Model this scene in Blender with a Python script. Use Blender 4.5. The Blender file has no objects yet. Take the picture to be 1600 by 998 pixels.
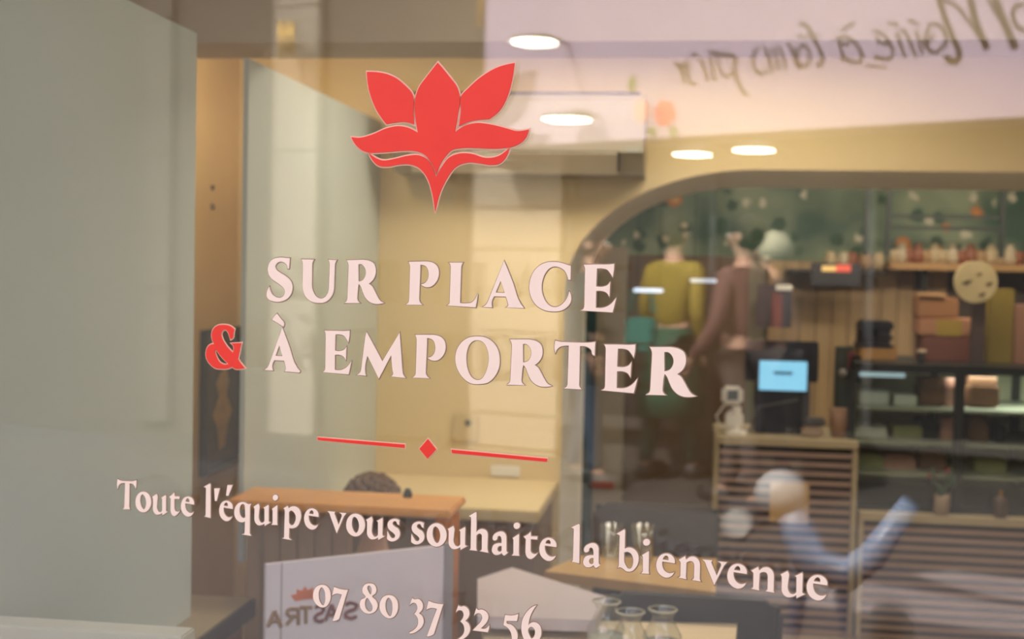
import bpy, bmesh, math, random
from mathutils import Vector, Matrix
from mathutils.geometry import tessellate_polygon
SKY, SUN, EXPOSURE, GLASS_F0, LAMP = .86, 13, 0.0, .045, 60
L_MAIN, L_LEFT, L_FRONT, L_BACK = 23, 7, 11, 42
R = math.radians
C = bpy.context.scene.collection
random.seed(4)

# ------------------------------------------------------------------ camera
CAM = Vector((0, 0, 1.6))
F = 2000.0                                    # focal length in pixels of the 1600 x 998 frame
PHI = R(7.97)                                 # the room runs 8 degrees to the right of the lens axis
GLASS_YAW, PITCH, ROLL = R(25.10868673), R(2.30819322), R(1.18567397)
D = 1.45                                      # distance from lens to the window, square on
M = Matrix.Rotation(ROLL, 3, 'Z') @ Matrix.Rotation(PITCH, 3, 'X')

def world_of(lens):                           # lens axes (right, down, forward) -> world
    a = Matrix.Rotation(PHI, 3, 'Y').transposed() @ (M.transposed() @ Vector(lens))
    return Vector((a.x, a.z, -a.y))

cam_data = bpy.data.cameras.new('camera')
cam = bpy.data.objects.new('camera', cam_data)
C.objects.link(cam)
bpy.context.scene.camera = cam
rx, ry, rz = world_of((1, 0, 0)), world_of((0, -1, 0)), world_of((0, 0, -1))
m4 = Matrix(((rx.x, ry.x, rz.x, 0), (rx.y, ry.y, rz.y, 0), (rx.z, ry.z, rz.z, CAM.z), (0, 0, 0, 1)))
cam.matrix_world = m4
cam_data.sensor_width = 36
cam_data.lens = F / 1600 * 36
cam_data.clip_start = 0.02
cam_data.dof.use_dof = True
cam_data.dof.focus_distance = 1.58
cam_data.dof.aperture_fstop = 4.9

g_yaw = GLASS_YAW - PHI
GN = Vector((math.sin(g_yaw), math.cos(g_yaw), 0))      # window normal, pointing into the shop
GU = Vector((math.cos(g_yaw), -math.sin(g_yaw), 0))     # along the window

def ray(x, y):
    return world_of((x - 800, y - 499, F))
def at(x, y, Y):
    d = ray(x, y); return CAM + d * (Y / d.y)
def atz(x, y, z):
    d = ray(x, y); return CAM + d * ((z - CAM.z) / d.z)
def on_x(x, y, X):
    d = ray(x, y); return CAM + d * (X / d.x)
def street(u, w, z):                          # street frame: u along the window, w out from the glass
    return Vector((0, 0, 0)) + GU * u + GN * (D - w) + Vector((0, 0, z))
def mirrored(x, y, w):                        # a thing seen in the glass, w metres out from it -> (u, z)
    d = ray(x, y); p = d * ((D + w) / d.dot(GN))
    return p.dot(GU), CAM.z + p.z

# ------------------------------------------------------------------ world, sun, fill lights, exposure
scn = bpy.context.scene
world = bpy.data.worlds.new('world'); scn.world = world
world.use_nodes = True
nt = world.node_tree; nt.nodes.clear()
sky = nt.nodes.new('ShaderNodeTexSky'); sky.sky_type = 'NISHITA'
sky.sun_disc = False; sky.sun_elevation = R(48); sky.sun_rotation = R(0); sky.air_density = 1.2; sky.dust_density = 1.6
bg = nt.nodes.new('ShaderNodeBackground'); bg.inputs['Strength'].default_value = SKY
wo = nt.nodes.new('ShaderNodeOutputWorld')
hs = nt.nodes.new('ShaderNodeHueSaturation'); hs.inputs['Saturation'].default_value = .45      # hazy, nearly white sky
nt.links.new(sky.outputs[0], hs.inputs['Color']); nt.links.new(hs.outputs[0], bg.inputs['Color']); nt.links.new(bg.outputs[0], wo.inputs['Surface'])

sun_d = bpy.data.lights.new('sun', 'SUN'); sun_d.energy = SUN; sun_d.angle = R(0.6); sun_d.color = (1, .95, .87)
sun = bpy.data.objects.new('sun', sun_d); C.objects.link(sun)
sd = (-GN * 0.86 + GU * 0.35 + Vector((0, 0, -1.02))).normalized()     # over the shop roof, down into the street
sun.rotation_euler = sd.to_track_quat('-Z', 'Y').to_euler()
sun.location = (0, 0, 9)

def area(name, loc, size, power, col, target=None, size_y=None):
    l = bpy.data.lights.new(name, 'AREA'); l.energy = power; l.color = col
    l.shape = 'RECTANGLE'; l.size = size; l.size_y = size_y or size
    o = bpy.data.objects.new(name, l); C.objects.link(o); o.location = loc
    if target is not None:
        o.rotation_euler = (Vector(target) - Vector(loc)).to_track_quat('-Z', 'Y').to_euler()
    return o
WARM = (1, .88, .72)  # the rooms are lit by added fills that have no fitting
area('room_fill_light', (0.0, 4.0, 2.40), 1.6, L_MAIN, WARM, size_y=.5)
area('room_fill_light', (-1.28, 3.7, 2.40), .3, L_LEFT, (1, .80, .52), target=(-1.72, 4.6, .7))  # added, aimed at the dark foot of the ochre wall
area('room_fill_light', (2.4, 4.0, 2.40), 1.0, L_MAIN * .5, WARM)
area('room_fill_light', (0.2, 2.2, 2.40), 1.2, L_FRONT, (1, .93, .82), target=(0, 3.9, .9), size_y=.4)  # added, tilted to brighten the beam and the near leaf
area('room_fill_light', (1.6, 5.72, 2.40), 2.6, L_BACK, (1, .86, .68), target=(1.8, 8.6, .2), size_y=.16)  # added, aimed at the fronts of the back room goods
area('room_fill_light', (1.2, 7.0, 2.42), 2.0, L_BACK * .35, (1, .86, .68), size_y=.8)

scn.view_settings.view_transform = 'Standard'
scn.view_settings.look = 'None'
scn.view_settings.exposure = EXPOSURE
scn.view_settings.gamma = 1
scn.view_settings.use_curve_mapping = False
scn.cycles.transparent_max_bounces = 24
scn.cycles.max_bounces = 10

# ------------------------------------------------------------------ materials
def lin(c):
    return tuple(((v / 255) / 12.92 if v / 255 <= .04045 else ((v / 255 + .055) / 1.055) ** 2.4) for v in c) + (1,)
MATS = {}
def mat(name, rgb, rough=.6, metal=0, noise=.08, scale=6, bump=0.0, emit=0, trans=0, stretch=None, coat=0):
    if name in MATS: return MATS[name]
    m = bpy.data.materials.new(name); m.use_nodes = True
    n = m.node_tree; b = n.nodes['Principled BSDF']
    col = lin(rgb)
    tc = n.nodes.new('ShaderNodeTexCoord'); mp = n.nodes.new('ShaderNodeMapping')
    n.links.new(tc.outputs['Object'], mp.inputs['Vector'])
    if stretch: mp.inputs['Scale'].default_value = stretch
    t = n.nodes.new('ShaderNodeTexNoise'); t.inputs['Scale'].default_value = scale; t.inputs['Detail'].default_value = 5
    n.links.new(mp.outputs[0], t.inputs['Vector'])
    r = n.nodes.new('ShaderNodeMapRange'); r.inputs['To Min'].default_value = 1 - noise * 1.6; r.inputs['To Max'].default_value = 1 + noise * 1.6
    n.links.new(t.outputs[0], r.inputs['Value'])
    mx = n.nodes.new('ShaderNodeMix'); mx.data_type = 'RGBA'; mx.blend_type = 'MULTIPLY'; mx.inputs[0].default_value = 1
    mx.inputs[6].default_value = col
    n.links.new(r.outputs[0], mx.inputs[7]); n.links.new(mx.outputs[2], b.inputs['Base Color'])
    b.inputs['Roughness'].default_value = rough; b.inputs['Metallic'].default_value = metal
    b.inputs['Coat Weight'].default_value = coat
    if bump:
        bp = n.nodes.new('ShaderNodeBump'); bp.inputs['Strength'].default_value = bump
        n.links.new(t.outputs[0], bp.inputs['Height']); n.links.new(bp.outputs[0], b.inputs['Normal'])
    if emit:
        b.inputs['Emission Color'].default_value = col; b.inputs['Emission Strength'].default_value = emit
    MATS[name] = m
    return m

def glass_mat(name, f0, tint=(1, 1, 1, 1), rough=0.0):
    """thin clear sheet: passes light straight through, reflects more at a slant (Schlick)"""
    m = bpy.data.materials.new(name); m.use_nodes = True
    n = m.node_tree; n.nodes.clear()
    o = n.nodes.new('ShaderNodeOutputMaterial'); tr = n.nodes.new('ShaderNodeBsdfTransparent'); gl = n.nodes.new('ShaderNodeBsdfGlossy')
    tr.inputs[0].default_value = tint; gl.inputs['Roughness'].default_value = rough
    ge = n.nodes.new('ShaderNodeNewGeometry'); dt = n.nodes.new('ShaderNodeVectorMath'); dt.operation = 'DOT_PRODUCT'
    n.links.new(ge.outputs['Incoming'], dt.inputs[0]); n.links.new(ge.outputs['Normal'], dt.inputs[1])
    def mth(op, a, b=None):
        k = n.nodes.new('ShaderNodeMath'); k.operation = op
        for i, v in enumerate((a, b)):
            if v is None: continue
            if isinstance(v, (int, float)): k.inputs[i].default_value = v
            else: n.links.new(v, k.inputs[i])
        return k.outputs[0]
    c = mth('ABSOLUTE', dt.outputs['Value']); c = mth('SUBTRACT', 1.0, c); c = mth('POWER', c, 5.0)
    c = mth('MULTIPLY', c, 1 - f0); c = mth('ADD', c, f0)
    mix = n.nodes.new('ShaderNodeMixShader')
    n.links.new(c, mix.inputs[0]); n.links.new(tr.outputs[0], mix.inputs[1]); n.links.new(gl.outputs[0], mix.inputs[2])
    n.links.new(mix.outputs[0], o.inputs[0])
    return m

# ------------------------------------------------------------------ mesh helpers
class MB:
    def __init__(s): s.bm = bmesh.new()
    def box(s, x0, x1, y0, y1, z0, z1, bev=0):
        r = bmesh.ops.create_cube(s.bm, size=1)
        vs = r['verts']
        for v in vs:
            v.co = Vector((x0 + (x1 - x0) * (v.co.x + .5), y0 + (y1 - y0) * (v.co.y + .5), z0 + (z1 - z0) * (v.co.z + .5)))
        if bev:
            es = list({e for v in vs for e in v.link_edges})
            bmesh.ops.bevel(s.bm, geom=es, offset=bev, segments=2, affect='EDGES')
        return s
    def tube(s, pts, rad, n=10, cap=True):
        pts = [Vector(p) for p in pts]
        rs = rad if isinstance(rad, (list, tuple)) else [rad] * len(pts)
        rings = []; ref = None
        for i, p in enumerate(pts):
            t = (pts[min(i + 1, len(pts) - 1)] - pts[max(i - 1, 0)]).normalized()
            if ref is None:
                ref = Vector((0, 0, 1)) if abs(t.z) < .9 else Vector((1, 0, 0))
            a = t.cross(ref).normalized(); b = t.cross(a).normalized(); ref = -b if t.cross(a).dot(ref) < 0 else b
            a = t.cross(ref).normalized(); b = t.cross(a)
            rings.append([s.bm.verts.new(p + (a * math.cos(k * 2 * math.pi / n) + b * math.sin(k * 2 * math.pi / n)) * rs[i]) for k in range(n)])
        for q, w in zip(rings, rings[1:]):
            for k in range(n):
                s.bm.faces.new((q[k], q[(k + 1) % n], w[(k + 1) % n], w[k]))
        if cap:
            s.bm.faces.new(rings[0][::-1]); s.bm.faces.new(rings[-1])
        return s
    def lathe(s, prof, cx=0, cy=0, n=20, cap=True):
        rings = [[s.bm.verts.new((cx + r * math.cos(k * 2 * math.pi / n), cy + r * math.sin(k * 2 * math.pi / n), z)) for k in range(n)] for r, z in prof]
        for q, w in zip(rings, rings[1:]):
            for k in range(n):
                s.bm.faces.new((q[k], q[(k + 1) % n], w[(k + 1) % n], w[k]))
        if cap:
            s.bm.faces.new(rings[0][::-1]); s.bm.faces.new(rings[-1])
        return s
    def ball(s, c, r, sx=1, sy=1, sz=1, u=14, v=10):
        q = bmesh.ops.create_uvsphere(s.bm, u_segments=u, v_segments=v, radius=r)
        for w in q['verts']: w.co = Vector((w.co.x * sx, w.co.y * sy, w.co.z * sz)) + Vector(c)
        return s
    def prism(s, loops, fn0, fn1):
        """loops: outer then holes, 2-D; fn0, fn1 map (a, b) to the two faces"""
        P = [[Vector((a, b, 0)) for a, b in l] for l in loops]
        tris = tessellate_polygon(P)
        flat = [p for l in P for p in l]
        v0 = [s.bm.verts.new(fn0(p.x, p.y)) for p in flat]; v1 = [s.bm.verts.new(fn1(p.x, p.y)) for p in flat]
        for t in tris:
            if len(set(t)) < 3: continue
            try:
                s.bm.faces.new([v0[i] for i in t]); s.bm.faces.new([v1[i] for i in reversed(t)])
            except ValueError: pass
        k = 0
        for l in P:
            for i in range(len(l)):
                a, b = k + i, k + (i + 1) % len(l)
                try: s.bm.faces.new((v0[a], v0[b], v1[b], v1[a]))
                except ValueError: pass
            k += len(l)
        return s
    def build(s, name, m, parent=None, smooth=False, kind=None, label=None, loc=None):
        bmesh.ops.recalc_face_normals(s.bm, faces=s.bm.faces[:])
        me = bpy.data.meshes.new(name)
        if loc is not None:
            bmesh.ops.translate(s.bm, verts=s.bm.verts[:], vec=-Vector(loc))
        s.bm.to_mesh(me); s.bm.free()
        if smooth:
            for p in me.polygons: p.use_smooth = True
        o = bpy.data.objects.new(name, me); C.objects.link(o)
        if m is not None: me.materials.append(m)
        if loc is not None: o.location = loc
        if parent is not None: o.parent = parent
        if kind: o['kind'] = kind
        if label: o['label'] = label
        return o

def tag(o, label, cat, group=None):
    o['label'] = label; o['category'] = cat
    if group: o['group'] = group
    return o
def thing(name, label, cat, loc=(0, 0, 0), rz=0, group=None):
    o = bpy.data.objects.new(name, None); C.objects.link(o)
    o.location = loc; o.rotation_euler = (0, 0, rz); o.empty_display_size = .1
    return tag(o, label, cat, group)
def dup(o, parent=None):
    c = o.copy(); C.objects.link(c)
    if parent is not None: c.parent = parent
    for ch in list(o.children): dup(ch, c)
    return c
def Bx(*a, bev=0): return MB().box(*a, bev=bev)
# ------------------------------------------------------------------ the shell of the shop
W0, W1 = 4.70, 5.68                      # near and far face of the thick arch wall
CEIL = 2.46
XL = -1.17                               # the pale partition along the left
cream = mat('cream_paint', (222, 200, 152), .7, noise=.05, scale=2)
yellow_ceiling = mat('ceiling_paint', (214, 190, 150), .8, noise=.03)
grey_beam = mat('beam_paint', (192, 172, 144), .8, noise=.05)
pale = mat('pale_panel', (196, 204, 196), .5, noise=.03, scale=1.5)
brown_wall = mat('brown_wall', (96, 76, 56), .6, noise=.10, scale=3)
stone_floor = mat('floor_tile', (176, 156, 132), .4, noise=.12, scale=4)
green_wall = mat('sage_wall', (128, 130, 108), .7, noise=.06)

def glass_line_y(x, off=0):              # world Y of the window line at world X
    return (D + off - x * GN.x) / GN.y

def slab(name, x0, x1, yb, z0, z1, m, off=.06, kind='structure'):
    pts = [(x0, glass_line_y(x0, off)), (x1, glass_line_y(x1, off)), (x1, yb), (x0, yb)]
    return MB().prism([pts], lambda a, b: (a, b, z0), lambda a, b: (a, b, z1)).build(name, m, kind=kind)
slab('floor', -2.6, 5.2, 8.6, -.1, 0, stone_floor)
slab('ceiling', -2.6, 5.2, 8.6, CEIL, CEIL + .12, yellow_ceiling)

# arch wall: outline in X, Z with the opening cut out of it
jx = at(879, 600, W0).x; ax = at(1185, 265, W0).x; top = at(1185, 265, W0).z; spring = at(879, 455, W0).z
arch = []
for i in range(25):
    a = math.pi - i / 24 * math.pi / 2
    arch.append((ax + (ax - jx) * math.cos(a), spring + (top - spring) * math.sin(a)))
pts = [(-2.6, 0), (jx, 0)] + arch + [(4.2, top), (4.2, 0), (5.2, 0), (5.2, CEIL), (-2.6, CEIL)]
MB().prism([pts], lambda a, b: (a, W0, b), lambda a, b: (a, W1, b)).build('wall_back', cream, kind='structure')
wb_ = bpy.data.objects['wall_back']; wb_.data.materials.append(mat('soffit_lightened', (242, 240, 230), .8, noise=.04))  # opening faces painted near white to make up for scarce light
for f in wb_.data.polygons:
    c = f.center
    if abs(f.normal.y) < .5 and W0 + .01 < c.y < W1 - .01 and jx - .02 < c.x < 4.25 and c.z < top + .02 and c.z > .01: f.material_index = 1

# far room wall: sage with flowered paper above the shelf
def paper_mat():
    m = bpy.data.materials.new('flowered_paper'); m.use_nodes = True
    n = m.node_tree; b = n.nodes['Principled BSDF']; b.inputs['Roughness'].default_value = .8
    tc = n.nodes.new('ShaderNodeTexCoord')
    def vor(scale, r0, r1):
        v = n.nodes.new('ShaderNodeTexVoronoi'); v.inputs['Scale'].default_value = scale
        mp = n.nodes.new('ShaderNodeMapping'); mp.inputs['Scale'].default_value = (1, .01, 1)
        n.links.new(tc.outputs['Object'], mp.inputs[0])
        ns = n.nodes.new('ShaderNodeTexNoise'); ns.inputs['Scale'].default_value = scale * 2.2
        n.links.new(mp.outputs[0], ns.inputs['Vector'])
        ad = n.nodes.new('ShaderNodeMix'); ad.data_type = 'VECTOR'; ad.inputs[0].default_value = .06
        n.links.new(mp.outputs[0], ad.inputs[4]); n.links.new(ns.outputs[1], ad.inputs[5])
        n.links.new(ad.outputs[1], v.inputs['Vector'])
        r = n.nodes.new('ShaderNodeMapRange'); r.inputs['From Min'].default_value = r0; r.inputs['From Max'].default_value = r1
        r.inputs['To Min'].default_value = 1; r.inputs['To Max'].default_value = 0
        n.links.new(v.outputs['Distance'], r.inputs['Value'])
        return v, r
    base = n.nodes.new('ShaderNodeTexNoise'); base.inputs['Scale'].default_value = 2.2
    n.links.new(tc.outputs['Object'], base.inputs['Vector'])
    ramp = n.nodes.new('ShaderNodeValToRGB'); ramp.color_ramp.elements[0].position = .4; ramp.color_ramp.elements[1].position = .62
    ramp.color_ramp.elements[0].color = lin((70, 96, 80)); ramp.color_ramp.elements[1].color = lin((146, 158, 132))
    n.links.new(base.outputs[0], ramp.inputs[0])
    cur = ramp.outputs[0]
    for sc, r0, r1, col in ((7.5, .25, .38, (66, 92, 72)), (8.5, .18, .28, (206, 200, 178)), (4.6, .15, .24, (204, 128, 74)), (4.6, .06, .1, (226, 190, 120))):
        v, r = vor(sc, r0, r1)
        sel = n.nodes.new('ShaderNodeSeparateColor'); n.links.new(v.outputs['Color'], sel.inputs[0])
        gt = n.nodes.new('ShaderNodeMath'); gt.operation = 'GREATER_THAN'; gt.inputs[1].default_value = .35
        n.links.new(sel.outputs[0], gt.inputs[0])
        ml = n.nodes.new('ShaderNodeMath'); ml.operation = 'MULTIPLY'
        n.links.new(gt.outputs[0], ml.inputs[0]); n.links.new(r.outputs[0], ml.inputs[1])
        cl = n.nodes.new('ShaderNodeClamp'); n.links.new(ml.outputs[0], cl.inputs[0])
        mx = n.nodes.new('ShaderNodeMix'); mx.data_type = 'RGBA'; mx.inputs[7].default_value = lin(col)
        n.links.new(cl.outputs[0], mx.inputs[0]); n.links.new(cur, mx.inputs[6]); cur = mx.outputs[2]
    n.links.new(cur, b.inputs['Base Color'])
    return m
YF = 8.2
shelf_z = at(1480, 412, 7.95).z
xa, xb = -1.6, 5.2
Bx(xa, xb, YF, YF + .15, 0, CEIL).build('wall_far', green_wall, kind='structure')
wp = Bx(xa, xb, YF - .012, YF, at(1300, 408, YF).z, CEIL).build('wallpaper_band', paper_mat(), kind='structure')
# dado-like panels of the far wall: pale planks in the middle, dark paint on the right
plank = mat('pale_planks', (176, 150, 112), .7, noise=.16, scale=5, stretch=(6, 1, .7))
pl = thing('plank_panelling', 'pale weathered wood plank panelling behind the till, below the flowered paper', 'wall panelling', (0, YF - .05, 0))
x = at(1198, 500, YF).x
pw = .098
for i in range(11):
    Bx(x + i * pw + .003, x + (i + 1) * pw - .003, -.012 - .006 * (i % 2), .036, 0, at(1300, 409, YF).z).build('plank', plank, pl)
Bx(at(1198, 500, YF).x + 11 * pw + .01, xb, YF - .03, YF - .001, 0, at(1300, 409, YF).z).build('trim_1', mat('dark_paint', (84, 74, 64), .7), kind='structure')

# brown leaf between the back room and the till
bx0, bx1 = at(977, 600, 7.3).x, at(1166, 600, 7.3).x
Bx(bx0, bx1, 7.3, 7.4, 0, at(1100, 400, 7.3).z).build('wall_inner', brown_wall, kind='structure')
# grey-green bay with dark post on the left of the back room
Bx(at(880, 600, 7.2).x - .5, at(905, 600, 7.2).x, 7.2, 7.3, 0, CEIL).build('trim_2', mat('bay_paint', (128, 120, 104), .7), kind='structure')
Bx(at(908, 600, 7.2).x, at(928, 600, 7.2).x, 7.18, 7.3, 0, at(900, 395, 7.2).z).build('trim_3', mat('teal_dark', (34, 58, 56), .5), kind='structure')
Bx(at(930, 600, 7.2).x, at(974, 600, 7.2).x, 7.2, 7.3, 0, at(950, 385, 7.2).z).build('trim_6', mat('bay_pale', (158, 146, 126), .7), kind='structure')
Bx(-1.6, -1.45, W1, YF, 0, CEIL).build('wall_left_far', green_wall, kind='structure')
Bx(5.05, 5.2, .2, YF, 0, CEIL).build('wall_right', cream, kind='structure')

# left side: pale partition in two leaves, the gap between them shows the side room
pt = at(582, 190, W0).z
def leaf(y0, y1, label):
    t = thing('partition_panel', label, 'partition', (XL, y0, 0), 0)
    Bx(-.014, 0, 0, y1 - y0, .80 if y0 > 3 else 0.0, pt).build('panel', pale, t)
    return t
yg0 = on_x(303, 500, XL).y; yg1 = on_x(384, 500, XL).y
leaf(yg1, W0 - .002, 'pale grey partition leaf right of the dark framed poster')
near = leaf(2.03, yg0, 'tall pale grey partition leaf filling the left edge, nearest the window')
ochre = mat('ochre_paint', (216, 184, 130), .75, noise=.04)
XS = -1.72
Bx(XS - .12, XS, glass_line_y(XS) + .1, W0, 0, CEIL).build('wall_left', ochre, kind='structure')
# grey beam across the room near the window
bz = at(500, 66, 3.2).z
Bx(XS, 5.05, 3.2, 3.45, bz, CEIL).build('trim_4', grey_beam, kind='structure')

# ------------------------------------------------------------------ the street side of the shop
render_wall = mat('street_render', (150, 140, 126), .85, noise=.1, bump=.2)
def sbox(u0, u1, w0, w1, z0, z1):
    q = [(u0, w0), (u1, w0), (u1, w1), (u0, w1)]
    mb = MB()
    return mb.prism([q], lambda a, b: street(a, b, z0), lambda a, b: street(a, b, z1))
UL, UR, ZB, ZT = -1.95, .95, .52, 2.40
sbox(-3.4, UL, -.12, .08, 0, ZT).build('wall_front', render_wall, kind='structure')
sbox(UR, 5.8, -.12, .08, 0, ZT).build('wall_front', render_wall, kind='structure')
sbox(-3.4, 5.8, -.12, .08, ZT, 3.9).build('wall_front', render_wall, kind='structure')
sbox(UL, UR, -.12, .08, 0, ZB).build('wall_front', render_wall, kind='structure')
slab('roof', -2.6, 5.2, 8.6, 3.8, 3.95, render_wall, off=0)  # out of view, added to keep the sun off rooms and lettering
# window: frame bars and two sheets of glass with an air gap
win = bpy.data.objects.new('window_1', None); C.objects.link(win); win['kind'] = 'structure'
dark_frame = mat('window_frame', (58, 56, 54), .4, metal=.4)
for a in ((UL, UL + .05, ZB, ZT), (UR - .05, UR, ZB, ZT), (UL + .05, UR - .05, ZB, ZB + .05), (UL + .05, UR - .05, ZT - .05, ZT)):
    sbox(a[0], a[1], -.06, .03, a[2], a[3]).build('frame_bar', dark_frame, win)
clear = glass_mat('window_glass', GLASS_F0, (.985, .99, .985, 1))
def sheet(w0, w1):
    sbox(UL + .05, UR - .05, w0, w1, ZB + .05, ZT - .05).build('pane', clear, win)
sheet(-.006, 0.0)
sheet(-.035, -.029)

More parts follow.
